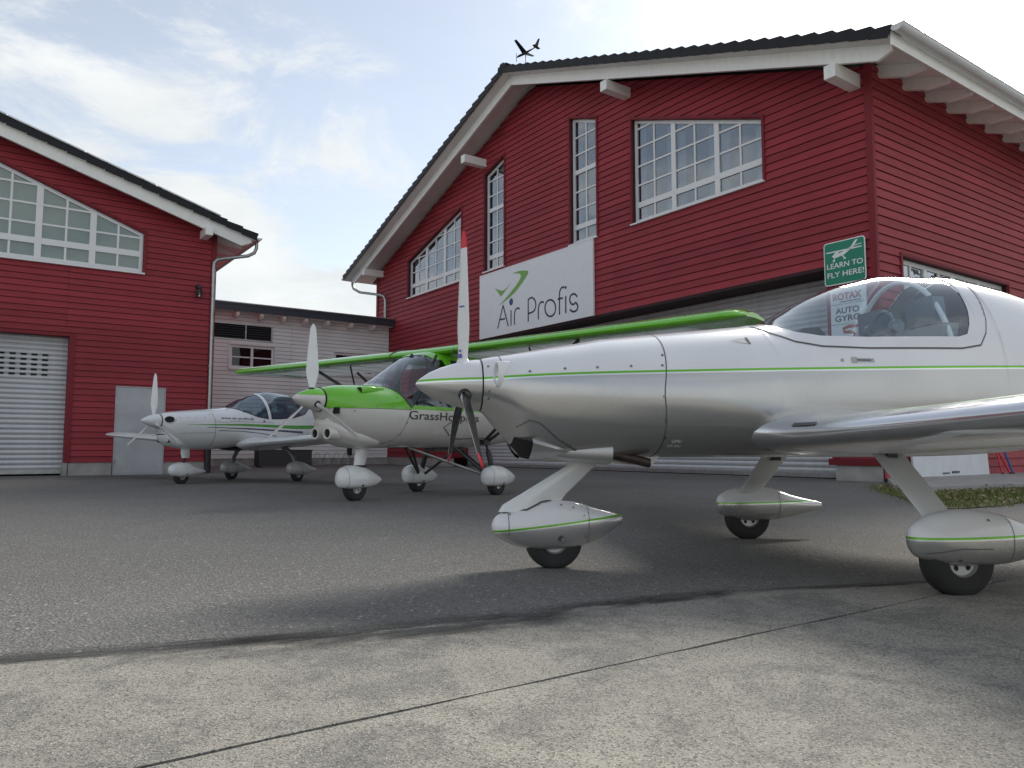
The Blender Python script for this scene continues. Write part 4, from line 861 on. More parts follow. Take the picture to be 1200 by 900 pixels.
class Body:
    """smooth hull from stations (x, top z, bottom z, half width, z of greatest width, upper and lower roundness)"""
    def __init__(s, tab, y0=0.):
        xs = [r[0] for r in tab]; s.c = [Pchip(xs, [r[i] for r in tab]) for i in range(1, 7)]; s.y0 = y0; s.x0 = min(xs); s.x1 = max(xs)
    def zt(s, x): return s.c[0](x)
    def pt(s, x, th, off=0.):
        zt, zb, w, zc, nt, nb = (c(x) for c in s.c)
        def q(t):
            cs, sn = cos(t), sin(t); n = nt if cs < 0 else nb
            y = w*math.copysign(abs(sn)**(2/n), sn); k = abs(cs)**(2/n)
            return (y, zc-(zc-zb)*k if cs >= 0 else zc+(zt-zc)*k)
        y, z = q(th)
        if off:
            a, b = q(th-.02), q(th+.02); ty, tz = b[0]-a[0], b[1]-a[1]; l = math.hypot(ty, tz) or 1
            y += off*tz/l; z += -off*ty/l
        return (x, s.y0+y, z)
    def th(s, x, z):
        zt, zb, w, zc, nt, nb = (c(x) for c in s.c)
        if z >= zc: return PI-math.acos(min(1, max(0, (z-zc)/max(1e-6, zt-zc)))**(nt/2))
        return math.acos(min(1, max(0, (zc-z)/max(1e-6, zc-zb)))**(nb/2))
    def at(s, x, z, side=1, off=0.):
        return s.pt(x, side*s.th(x, z), off*1)if side > 0 else (lambda p: (p[0], 2*s.y0-p[1], p[2]))(s.pt(x, s.th(x, z), off))
    def skin(s, xs, lo=None, hi=None, n=44, off=0.):
        """hull below the line hi(x) (hi None: whole ring), or above the line lo(x)"""
        rows = []
        for x in xs:
            if lo is not None:
                a = s.th(x, min(lo(x), s.zt(x))); ts = [a+(2*PI-2*a)*i/n for i in range(n+1)]
            else:
                a = PI if hi is None else s.th(x, min(hi(x), s.zt(x))); ts = [-a+2*a*i/n for i in range(n+1)]
            rows.append([s.pt(x, t, off) for t in ts])
        if lo is None and hi is None:           # close both ends
            for k in (0, -1):
                r = rows[k]; c = tuple(sum(p[i] for p in r[:-1])/(len(r)-1) for i in range(3)); e = [c]*len(r)
                rows = [e]+rows if k == 0 else rows+[e]
        return MB().grid(rows)
    def band(s, xs, lo, hi, side=1, off=.003, n=8, mb=None):
        mb = mb or MB(); rows = []
        for x in xs:
            a, b = s.th(x, min(lo(x), s.zt(x))), s.th(x, min(hi(x), s.zt(x)))
            r = [s.pt(x, a+(b-a)*i/n, off) for i in range(n+1)]
            if side < 0: r = [(p[0], 2*s.y0-p[1], p[2]) for p in r]
            rows.append(r)
        return mb.grid(rows)
    def line(s, pts, w, side=1, off=.002, mb=None, step=.03):
        """narrow strip along (x, z) points on the hull"""
        mb = mb or MB(); P = []
        for (a, b), (c, d) in zip(pts, pts[1:]):
            n = max(1, int(math.hypot(c-a, d-b)/step)); P += [(a+(c-a)*i/n, b+(d-b)*i/n) for i in range(n)]
        P.append(pts[-1]); ribbon(mb, P, w, lambda x, z: s.at(x, z, side, off)); return mb
    def hoop(s, x, w, a0=0, a1=2*PI, off=.002, n=60, mb=None, lean=0.):
        mb = mb or MB(); rows = []
        for i in range(n+1):
            t = a0+(a1-a0)*i/n; xx = x+lean*(s.pt(x, t)[2])
            rows.append([s.pt(xx-w/2, t, off), s.pt(xx+w/2, t, off)])
        return mb.grid(rows)
    def text(s, txt, x0, x1, z0, h, side=1, off=.003, bold=0.):
        return fit_text(txt, 0, 1, 0, 1, lambda u, w: s.at(x0+(x1-x0)*u, z0+h*w, side, off), bold)
def span(a, b, n): return [a+(b-a)*i/n for i in range(n+1)]
def airfoil(t, n=14, m=.022):
    cs = [(1-cos(PI*i/n))/2 for i in range(n+1)]; th = lambda c: 5*t*(.2969*sqrt(c)-.126*c-.3516*c*c+.2843*c**3-.1036*c**4)
    ca = lambda c: m/.16*(.8*c-c*c) if c < .4 else m/.36*(.2+.8*c-c*c)
    return [(c, ca(c)+th(c)) for c in reversed(cs)]+[(c, ca(c)-th(c)) for c in cs[1:]]
def wing_rows(stations, sub=4, n=14, m=.022):
    """stations: (y, x of leading edge, z, chord, thickness, twist degrees)"""
    cols = [Pchip([s[0] for s in stations], [s[i] for s in stations]) for i in range(1, 6)]; rows = []
    ys = []
    for a, b in zip(stations, stations[1:]): ys += [a[0]+(b[0]-a[0])*i/sub for i in range(sub)]
    ys.append(stations[-1][0])
    for y in ys:
        xl, zl, ch, t, tw = (c(y) for c in cols); tw = radians(tw)
        rows.append([(xl-ch*(c*cos(tw)-z*sin(tw)*0), y, zl-ch*c*sin(tw)+ch*z) for c, z in airfoil(t, n, m)])
    return rows
def mirror(rows): return [[(p[0], -p[1], p[2]) for p in r] for r in rows]
def cap(mb, row, m=0): mb.add(row, [tuple(range(len(row)))], m)
def blade_mesh(name, R, root, chord, tipc, mats, pitch=24, twist=16, redtip=0., sign=1):
    """propeller blade along +z about the x axis: front face, back face, tip colours"""
    mb = MB(); n = 9; K = 16; rows = []; rs = []
    for k in range(K+1):
        f = k/K; r = root+(R-root)*f; rs.append(r)
        c = (.045+(chord-.045)*min(1, f/.28)**.8) if f < .28 else chord+(tipc-chord)*((f-.28)/.72)**1.3
        if f > .94: c *= sqrt(max(.05, 1-((f-.94)/.065)**2))
        th = max(.012, .045*(1-f/.3)) if f < .3 else .014*(1-f)+.006
        b = radians(pitch+twist*(1-f)); ring = []
        for j in range(n+1):                    # front side (towards +x) leading to trailing
            u = -1+2*j/n; d = th*sqrt(max(0, 1-u*u))*.9
            ring.append((d*cos(b)-u*c/2*sin(b)*sign, sign*d*sin(b)+u*c/2*cos(b), r))
        for j in range(n-1, 0, -1):
            u = -1+2*j/n; d = -th*sqrt(max(0, 1-u*u))*.35
            ring.append((d*cos(b)-u*c/2*sin(b)*sign, sign*d*sin(b)+u*c/2*cos(b), r))
        rows.append(ring)
    N = 2*n; o = len(mb.v); mb.v += [p for r in rows for p in r]
    for i in range(K):
        for j in range(N):
            mb.f.append((o+i*N+j, o+i*N+(j+1) % N, o+(i+1)*N+(j+1) % N, o+(i+1)*N+j))
            mb.m.append(2 if rs[i] > R-redtip else (0 if j < n else 1))
    mb.add(rows[-1], [tuple(range(N))], 2 if redtip else 0); mb.add(rows[0], [tuple(range(N))], 1)
    return mb.mesh(name, mats, 50, weld=True)
def wheel(parent, x, y, r, w, rim=.46, name='wheel'):
    fr = lambda q, a, h: (x+q*cos(a), y+h, max(r-.007+q*sin(a), .001))      # the tyre flattens where it carries the load
    pr = [(r*rim, -w*.42), (r*.72, -w*.5), (r*.9, -w*.47), (r*.975, -w*.36), (r, -w*.18), (r, w*.18), (r*.975, w*.36), (r*.9, w*.47), (r*.72, w*.5), (r*rim, w*.42)]
    t = MB().lathe(pr, 40, fr)
    for k in (-.12, 0., .12): t.lathe([(r*1.003, w*(k-.025)), (r*1.003, w*(k+.025))], 40, fr)
    o = t.build(name, M_tyre, parent, 50)
    rm = MB(); rm.lathe([(r*rim, -w*.42), (r*rim*.9, -w*.30), (r*.16, -w*.26), (r*.14, -w*.36), (0, -w*.36)], 32, fr); rm.lathe([(r*rim, w*.42), (r*rim*.9, w*.30), (r*.16, w*.26), (r*.14, w*.36), (0, w*.36)], 32, fr)
    rm.build('rim', M_rim, o, 40)
    hm = MB()
    for i in range(5):
        a = 2*PI*i/5+.3; cx, cz = x+r*.32*cos(a), r+r*.32*sin(a)
        for sd in (-1, 1): hm.add([(cx+r*.075*cos(b), y+sd*w*.29, cz+r*.075*sin(b)) for b in span(0, 5.5, 9)], [tuple(range(10))])
    hm.build('rim_hole', M_void, o, 0)['kind'] = 'stuff'
    return o
def flat_leg(mb, secs, n=18):
    """tapering streamlined strut; secs: centre point, half chord along x, half thickness along y"""
    rows = []
    for (c, a, b) in secs:
        rows.append([(c[0]+a*cos(t)*(1.0), c[1]+b*sin(t)*(.75+.35*cos(t)), c[2]) for t in [2*PI*i/n for i in range(n)]])
    mb.grid(rows, True); cap(mb, rows[0]); cap(mb, rows[-1]); return mb
def discs(mb, body, pts, r=.006, side=1, off=.003):
    for x, z in pts:
        mb.add([body.at(x+r*cos(a), z+r*sin(a), side, off) for a in span(0, 5.6, 8)], [tuple(range(9))])
    return mb
def seat(parent, x, y, z, mat=M_seat):
    m = MB(); m.prism([(x+.25, z), (x+.27, z+.12), (x-.15, z+.16), (x-.30, z+.62), (x-.40, z+.62), (x-.28, z)], y-.21, y+.21, FRONT); o = m.build('seat', mat, parent, 30)
    MB().prism([(x-.315, z+.63), (x-.30, z+.80), (x-.38, z+.80), (x-.40, z+.63)], y-.12, y+.12, FRONT).build('headrest', mat, o, 30); return o
# ------------------------------------------------------------------ silver low-wing aircraft in front
def silver_aircraft():
    a = radians(10.5); hx, hy = -cos(a), -sin(a)
    T = thing('low_wing_aircraft', 'nearest aircraft, silver and white low-wing with green pin stripe and clear canopy', 'aircraft', (.24, 4.49, 0), atan2(hy, hx), 'light aircraft parked on the apron')
    WHT = (.78, .78, .79); SIL = (.50, .50, .49)
    MP = paint('silver_white_livery', WHT, SIL, 1.085, -.028, 0., GREEN, .0062, .72, .24)
    B = Body([(.43, 1.195, .895, .150, 1.045, 2, 2), (.40, 1.203, .865, .172, 1.04, 2, 2), (.34, 1.213, .795, .225, 1.03, 2.1, 2), (.28, 1.222, .735, .272, 1.015, 2.1, 2.05), (.225, 1.232, .655, .305, 1.005, 2.1, 2.1), (.18, 1.24, .628, .33, 1.0, 2.1, 2.1), (.05, 1.265, .612, .385, .99, 2.15, 2.1), (-.12, 1.293, .602, .43, .98, 2.2, 2.1), (-.25, 1.318, .602, .455, .975, 2.2, 2.15), (-.40, 1.337, .615, .475, .97, 2.2, 2.25),
              (-.65, 1.365, .63, .505, .97, 2.2, 2.4), (-1.0, 1.405, .63, .535, .97, 2.2, 2.6), (-1.28, 1.44, .63, .55, .98, 2.15, 2.8), (-1.42, 1.505, .63, .552, .98, 2.05, 2.8), (-1.62, 1.615, .63, .555, .985, 2.0, 2.8), (-1.88, 1.718, .63, .557, .99, 2.0, 2.8),
              (-2.18, 1.782, .63, .555, 1.0, 2.0, 2.7), (-2.5, 1.782, .635, .545, 1.0, 2.0, 2.6), (-2.85, 1.735, .65, .515, 1.01, 2.0, 2.4), (-3.15, 1.668, .675, .47, 1.02, 2.0, 2.3), (-3.5, 1.59, .72, .40, 1.04, 2, 2.2), (-4.2, 1.44, .86, .27, 1.08, 2, 2.1), (-5.0, 1.33, 1.0, .15, 1.14, 2, 2), (-5.6, 1.28, 1.10, .06, 1.19, 2, 2)])
    zs = Lin([(-1.14, 1.6), (-1.15, 1.425), (-1.20, 1.345), (-1.30, 1.287), (-1.44, 1.258), (-1.7, 1.25), (-2.3, 1.262), (-2.43, 1.285), (-2.49, 1.36), (-2.53, 1.45), (-2.57, 1.60), (-2.60, 1.80), (-2.61, 1.9)])
    zg = Lin([(-1.235, 1.6), (-1.24, 1.44), (-1.28, 1.385), (-1.34, 1.345), (-1.46, 1.318), (-1.7, 1.312), (-2.3, 1.328), (-2.36, 1.345), (-2.40, 1.41), (-2.435, 1.5), (-2.46, 1.62), (-2.475, 1.80), (-2.48, 1.9)])
    xs = sorted(set(span(.43, .2, 10)+span(.2, -1.1, 26)+span(-1.1, -1.5, 24)+span(-1.5, -2.35, 16)+span(-2.35, -2.65, 30)+span(-2.65, -5.6, 36)), reverse=True)
    B.skin(xs, hi=lambda x: zs(x) if -2.61 < x < -1.14 else 9, n=64).build('fuselage', MP, T, 50, weld=True)
    MB().grid([[B.pt(-5.6, t) for t in span(0, 2*PI, 24)], [(-5.63, 0, 1.19)]*25]).build('tail_cone', MP, T)
    xc = [x for x in xs if -2.61 < x < -1.14]
    MF = plain('canopy_frame_white', (.72, .72, .74), .2, var=.03, coat=.5)
    fm = MB()
    for sd in (1, -1): B.band(xc, zs, lambda x: zg(x) if -2.48 < x < -1.235 else 9, sd, .004, 10, fm)
    fm.build('canopy_frame', MF, T, 50, weld=True)
    xg = [x for x in xs if -2.48 < x < -1.235]
    B.skin(xg, lo=zg, n=48, off=.001).build('canopy_glass', M_canopy, T, 60, weld=True)
    gm_ = MB()
    gap = [(x, zs(x)-.004) for x in xc if zs(x) < B.zt(x)-.01]
    for sd in (1, -1): B.line(gap, .011, sd, .0035, gm_)
    gm_.build('canopy_gap', M_seam, T, 0)
    # interior
    B.skin([x for x in xs if -2.75 < x < -1.05], hi=lambda x: min(zs(x)-.02, 1.25), n=40, off=-.025).build('cockpit_tub', M_int, T)
    MB().prism([(-1.30, 1.10), (-1.30, 1.30), (-1.40, 1.375), (-1.50, 1.385), (-1.55, 1.33), (-1.55, 1.10)], -.36, .36, FRONT).build('instrument_panel', M_black, T, 30)
    for y in (-.24, .24): seat(T, -1.95, y, .80)
    ar = MB(); pts = [B.pt(-2.28-.10*0, t, -.035) for t in span(B.th(-2.28, 1.3), 2*PI-B.th(-2.28, 1.3), 24)]; ar.tube(pts, .016, 8); ar.build('roll_bar', M_wht, T)
    B.skin([-2.50, -2.52, -2.54], hi=lambda x: 1.45, n=20, off=-.04).build('rear_bulkhead', M_int, T)
    MB().box(-2.50, -2.40, -.40, .40, 1.0, 1.45).build('baggage_shelf', M_int, T, 0)
    hs = MB(); hs.tube([(-1.98, .27+.10*cos(t_), 1.40+.10*sin(t_)) for t_ in span(0, PI, 10)], .012, 8); hs.tube([(-1.98, .17, 1.40), (-1.98, .13, 1.40)], .04, 12); hs.tube([(-1.98, .37, 1.40), (-1.98, .41, 1.40)], .04, 12); hs.build('headset', M_seat, T)
    # spinner
    pr = [(0, .368), (.014, .360), (.036, .337), (.068, .290), (.098, .225), (.122, .15), (.139, .08), (.147, .03), (.148, .0)]
    MB().lathe(pr, 40, lambda q, t_, h: (.435+h, q*cos(t_), 1.045+q*sin(t_))).build('spinner', MP, T, 50)
    MB().lathe([(.150, .428), (.150, .438), (.08, .438), (.08, .428)], 40, lambda q, t_, h: (h-.0, q*cos(t_), 1.045+q*sin(t_)), closed=True).build('spinner_gap', M_void, T)
    bm_ = blade_mesh('blade', .90, .10, .088, .050, [plain('blade_white', (.72, .72, .71), .3, var=.03), plain('blade_black', (.02, .02, .022), .25), M_redp], 30, 22, .13, 1)
    for k in range(3):
        b = inst(bm_, 'propeller_blade', T, (.53, 0, 1.045), (radians(120*k), 0, 0))
        MB().lathe([(.032, .08), (.040, .10), (.040, .13), (.030, .15)], 20, lambda q, t_, h: (q*cos(t_), q*sin(t_), h)).build('blade_cuff', M_black if k else M_wht, b)
        if k == 0:                                # small printed marks on the white face of the upright blade
            mk = MB()
            for r, hw, hh in ((.165, .016, .012), (.195, .010, .006), (.455, .022, .004)):
                be = radians(30+22*(1-(r-.1)/.8)); nx, ny = cos(be), sin(be); d = .034 if r < .3 else .017
                mk.add([(nx*d-u*ny, ny*d+u*nx, r+w) for u, w in ((-hw, -hh), (hw, -hh), (hw*.7, hh), (-hw*.7, hh))], [(0, 1, 2, 3)])
            mk.build('printed_mark', M_purple, b, 0)
    # cowl details
    for sd in (1, -1):
        c = Vector((.352, sd*.205, 1.09)); nrm = Vector((.90, sd*.42, .04)).normalized(); u = Vector((0, 0, 1)); v = nrm.cross(u).normalized(); u = v.cross(nrm)
        f = lambda q, t_, h: c+v*q*cos(t_)*.42+u*q*sin(t_)*1.1+nrm*h
        o = MB().lathe([(.050, -.01), (.054, .022), (.060, .025), (.066, .016), (.078, -.09)], 32, f).build('air_inlet', M_wht, T)
        MB().lathe([(0, -.004), (.052, .0)], 28, f).build('inlet_hole', M_wht, o)
    sm = MB()
    for sd in (1, -1):
        sx = lambda t: -.50-.16*max(0, B.pt(-.5, t)[2]-1.0)-.12*max(0, .95-B.pt(-.5, t)[2])
        sm.grid([[(p[0], sd*p[1], p[2]) for p in r] for r in [[B.pt(sx(t)-.003, t, .0015), B.pt(sx(t)+.003, t, .0015)] for t in span(.15, PI, 40)]])
        B.hoop(.335, .004, PI*.62, PI, .0015, 20, sm)
    sm.build('cowl_seam', M_seam, T, 0)['kind'] = 'stuff'
    sc_ = MB(); discs(sc_, B, [(.20, 1.10), (.02, 1.112), (-.15, 1.118), (-.33, 1.125), (-.515, 1.19), (-.50, 1.13), (-.495, .96), (-.51, .83), (-.53, .74)], .007)
    discs(sc_, B, [(.405, 1.14), (.405, 1.0), (.405, .96)], .006)
    o = sc_.build('fastener', M_screw, T, 0); o['kind'] = 'stuff'
    # chin scoop with black mouth
    for sd in (1, -1):
        q = lambda x, z, o: B.at(x, z, sd, o)
        wg = MB(); n = 6; rows = []
        for i in range(n+1):
            t_ = i/n; x = .175-.27*t_; hi_ = .735-.085*t_; lo_ = .650-.010*t_; o = .034*(1-t_)**1.2+.001
            rows.append([q(x, hi_, .0), q(x, hi_-.004, o*.8), q(x, (hi_+lo_)/2, o), q(x, lo_+.003, o*.85), q(x, lo_-.001, -.004)])
        wg.grid(rows); sc0 = wg.build('chin_scoop', M_silver, T, 50)
        mm = MB(); rows = []
        for i in range(7):
            t_ = i/6; x = .262-.087*t_; a_, b_ = .705-.055*min(1, t_*1.8), .748-.012*t_
            rows.append([q(x, a_+(b_-a_)*k/6, .004+.027*t_) for k in range(7)])
        mm.grid(rows); mm.build('scoop_mouth', M_void, sc0, 0)
        cr = MB(); B.line([(.26, .80), (.20, .835), (.15, .82), (.05, .735), (-.06, .675), (-.11, .650)], .006, sd, .0025, cr); cr.build('scoop_seam', M_seam, sc0, 0)
    # exhaust fairing, pipe, outlet box
    X = Body([(.14, .69, .66, .01, .675, 2, 2), (.05, .70, .63, .05, .668, 2.2, 2.2), (-.08, .722, .607, .105, .664, 2.4, 2.4), (-.20, .738, .594, .148, .66, 2.6, 2.6), (-.262, .745, .590, .165, .66, 2.8, 2.8)], .15)
    X.skin(span(.14, -.262, 18), n=36).build('exhaust_fairing', M_silver, T, 50, weld=True)
    mm = MB(); cap(mm, [X.pt(-.2615, t, -.004) for t in span(0, 2*PI, 30)][:-1]); mm.build('exhaust_opening', M_void, T, 0)
    ep = MB(); ep.tube([(-.20, .22, .665), (-.38, .225, .630), (-.50, .23, .600)], .027, 16); o = ep.build('exhaust_pipe', M_brown, T)
    MB().lathe([(0, 0), (.024, 0)], 16, lambda q, t_, h: (-.5018, .23+q*cos(t_), .5996+q*sin(t_))).build('pipe_bore', M_void, o)
    MB().prism([(-.27, .595), (-.55, .585), (-.60, .64), (-.27, .655)], -.18, .14, FRONT).build('outlet_box', M_silver, T, 0)
    # side details
    d_ = MB(); d_.add([B.at(x, z, 1, .003) for x, z in ((-.93, 1.285), (-1.03, 1.305), (-1.03, 1.262))], [(0, 1, 2)]); d_.build('side_vent', M_silver, T, 0)
    d_ = MB(); d_.add([B.at(x, z, 1, .0045) for x, z in ((-1.025, 1.305), (-1.037, 1.305), (-1.037, 1.262), (-1.025, 1.262))], [(0, 1, 2, 3)]); d_.build('vent_slot', M_seam, T, 0)
    d_ = MB(); discs(d_, B, [(-1.53, 1.172)], .010); B.line([(-1.59, 1.174), (-1.72, 1.174)], .022, 1, .003, d_); B.line([(-1.585, 1.174), (-1.62, 1.174)], .034, 1, .0035, d_); d_.build('canopy_latch', M_rim, T, 0)['kind'] = 'stuff'
    d_ = MB(); B.line([(-1.615, 1.174), (-1.70, 1.174)], .007, 1, .0042, d_); d_.build('latch_slot', M_seam, T, 0)
    B.text('GPU', -.575, -.630, .715, .016, 1, .003, .02).build('lettering', M_swhite, T, 0); B.text('12V DC', -.565, -.64, .692, .012, 1, .003, .02).build('lettering', M_swhite, T, 0)
    # wings
    st = [(.36, -.97, .775, 1.85, .158, 2.6), (.46, -1.0, .772, 1.77, .152, 2.6), (.55, -1.06, .765, 1.62, .147, 2.8), (.68, -1.11, .758, 1.48, .147, 3.0), (.9, -1.145, .763, 1.41, .145, 2.9), (2.2, -1.30, .822, 1.24, .142, 2.4), (3.9, -1.53, .935, .95, .14, 2), (4.35, -1.63, .967, .78, .13, 2), (4.52, -1.80, .985, .45, .10, 2)]
    MS = plain('wing_silver', (.62, .63, .65), .17, metal=.75, var=.03, coat=.5)
    for sd in (1, -1):
        rows = wing_rows(st, 6, 16)
        if sd < 0: rows = mirror(rows)
        k = 16+4
        MB().grid([r[:k+1] for r in rows]).build('wing', MS, T, 60)
        w2 = MB().grid([r[k:] for r in rows]); cap(w2, rows[-1]); w2.build('wing_underside', M_wht, T, 60)
        R = [r[9] for r in rows]; R2 = [r[10] for r in rows]
        gs = MB(); rr_ = []
        for r in rows[25:-6]:
            p, q = Vector(r[12]), Vector(r[13]); rr_.append([tuple(p+(q-p)*.30+Vector((0, 0, .003))), tuple(p+(q-p)*.55+Vector((0, 0, .003)))])
        gs.grid(rr_); gs.build('wing_stripe', M_green, T, 0)
        mk = MB(); ra, rb = rows[17], rows[22]
        mk.add([tuple(Vector(v)+Vector((.004, 0, .004))) for v in (Vector(ra[14]).lerp(Vector(ra[15]), .2), Vector(rb[14]).lerp(Vector(rb[15]), .2), Vector(rb[14]).lerp(Vector(rb[15]), .75), Vector(ra[14]).lerp(Vector(ra[15]), .75))], [(0, 1, 2, 3)])
        mk.build('landing_light', M_seam, T, 0)
    # tail
    tl = [(.0, -5.02, 1.30, .75, .09, 0), (1.15, -5.12, 1.32, .58, .09, 0), (1.3, -5.2, 1.32, .4, .08, 0)]
    rows = wing_rows(tl, 4, 10); m_ = MB().grid(rows); cap(m_, rows[-1]); r2 = mirror(rows); m_.grid(r2); cap(m_, r2[-1]); m_.build('tailplane', M_wht, T, 60)
    fin = [[(p[0], p[2]-1.3, p[1]+1.25) for p in r] for r in wing_rows([(.0, -4.65, 1.3, 1.05, .08, 0), (.75, -5.05, 1.3, .62, .08, 0), (.9, -5.2, 1.3, .45, .07, 0)], 4, 10)]
    m_ = MB().grid(fin); cap(m_, fin[-1]); m_.build('fin', M_wht, T, 60)
    # nose gear
    leg = MB(); secs = [((-.175, 0, .66), .085, .036), ((-.165, 0, .58), .085, .038), ((-.06, 0, .505), .11, .040), ((.06, 0, .42), .135, .042), ((.135, 0, .36), .165, .045), ((.15, 0, .322), .175, .05)]
    flat_leg(leg, secs, 24); leg.build('nose_leg', M_wht, T, 60, weld=True)
    NP = paint('nose_pant_livery', WHT, SIL, .252, -.105, 0., GREEN, .0055, .65, .26)
    N_ = Body([(.362, .255, .232, .010, .244, 2, 2), (.35, .283, .200, .038, .242, 2, 2), (.30, .316, .16, .068, .24, 2.1, 2.2), (.20, .338, .122, .092, .24, 2.2, 2.4), (.05, .388, .103, .105, .24, 2.2, 2.6), (-.10, .378, .108, .098, .245, 2.2, 2.5), (-.25, .335, .150, .068, .25, 2.1, 2.2), (-.40, .294, .238, .014, .265, 2, 2), (-.415, .288, .25, .004, .268, 2, 2)])
    np_ = N_.skin(span(.362, .3, 8)+span(.29, -.415, 26), n=40).build('wheel_pant', NP, T, 60, weld=True)
    d_ = MB(); N_.hoop(.275, .004, PI*.35, PI*.98, .0015, 20, d_); N_.hoop(-.19, .003, .5, PI*.9, .0015, 24, d_); N_.line([(.30, .315), (.22, .333), (.17, .333), (.08, .375), (.02, .386)], .008, 1, .003, d_, .02); d_.build('pant_seam', M_seam, np_, 0)['kind'] = 'stuff'
    d_ = MB(); discs(d_, N_, [(-.02, .175)], .017); d_.build('axle_cap', M_screw, np_, 0); d_ = MB(); discs(d_, N_, [(-.03, .17)], .010, 1, .005); d_.build('axle_nut', M_silver, np_, 0)
    d_ = MB(); discs(d_, N_, [(.265, .31), (-.03, .36), (-.10, .345), (-.16, .30), (-.17, .18)], .005); o = d_.build('fastener', M_screw, np_, 0); o['kind'] = 'stuff'
    wheel(T, 0, 0, .165, .105)
    # main gear
    GP = paint('main_pant_livery', WHT, SIL, .252, -.012, 0., GREEN, .0055, .65, .26)
    for sd, xa in ((1, -1.665), (-1, -1.80)):
        leg = MB(); xt = -1.80 if sd > 0 else -1.70; lerp = lambda t_: xt+(xa+(.04 if sd > 0 else 0)-xt)*t_; secs = [((lerp(-.2), sd*.42, .70), .098, .030), ((lerp(0), sd*.55, .62), .096, .030), ((lerp(.5), sd*.84, .475), .090, .028), ((lerp(.9), sd*1.06, .365), .083, .028), ((lerp(1), sd*1.12, .30), .08, .03)]
        flat_leg(leg, secs, 20); lg = leg.build('main_leg', M_wht, T, 60, weld=True)
        MB().box(xt-.03, xt+.03, sd*.53-.025, sd*.53+.025, .60, .66).build('leg_root', M_steel, lg, 0)
        V = Body([(xa+.245, .285, .235, .008, .262, 2, 2), (xa+.235, .312, .205, .035, .262, 2, 2), (xa+.19, .348, .172, .072, .262, 2.1, 2.2), (xa+.10, .382, .145, .102, .26, 2.2, 2.4), (xa-.04, .398, .132, .118, .26, 2.2, 2.5), (xa-.2, .378, .136, .110, .258, 2.2, 2.4), (xa-.4, .318, .165, .070, .25, 2.1, 2.2), (xa-.58, .275, .205, .026, .24, 2, 2), (xa-.63, .262, .218, .006, .24, 2, 2)], sd*1.15)
        vp = V.skin(span(xa+.245, xa+.18, 10)+span(xa+.17, xa-.63, 26), n=40).build('wheel_pant', GP, T, 60, weld=True)
        d_ = MB(); V.hoop(xa-.22, .003, .5, PI*.95, .0015, 24, d_); V.line([(xa+.2, .20), (xa+.05, .225), (xa-.1, .222)], .004, sd, .0018, d_); d_.build('pant_seam', M_seam, vp, 0)['kind'] = 'stuff'
        d_ = MB(); discs(d_, V, [(xa+.05, .17), (xa-.35, .29), (xa-.1, .35)], .006, sd); o = d_.build('fastener', M_screw, vp, 0); o['kind'] = 'stuff'
        wheel(T, xa, sd*1.15, .172, .115)
    return T
silver_aircraft()
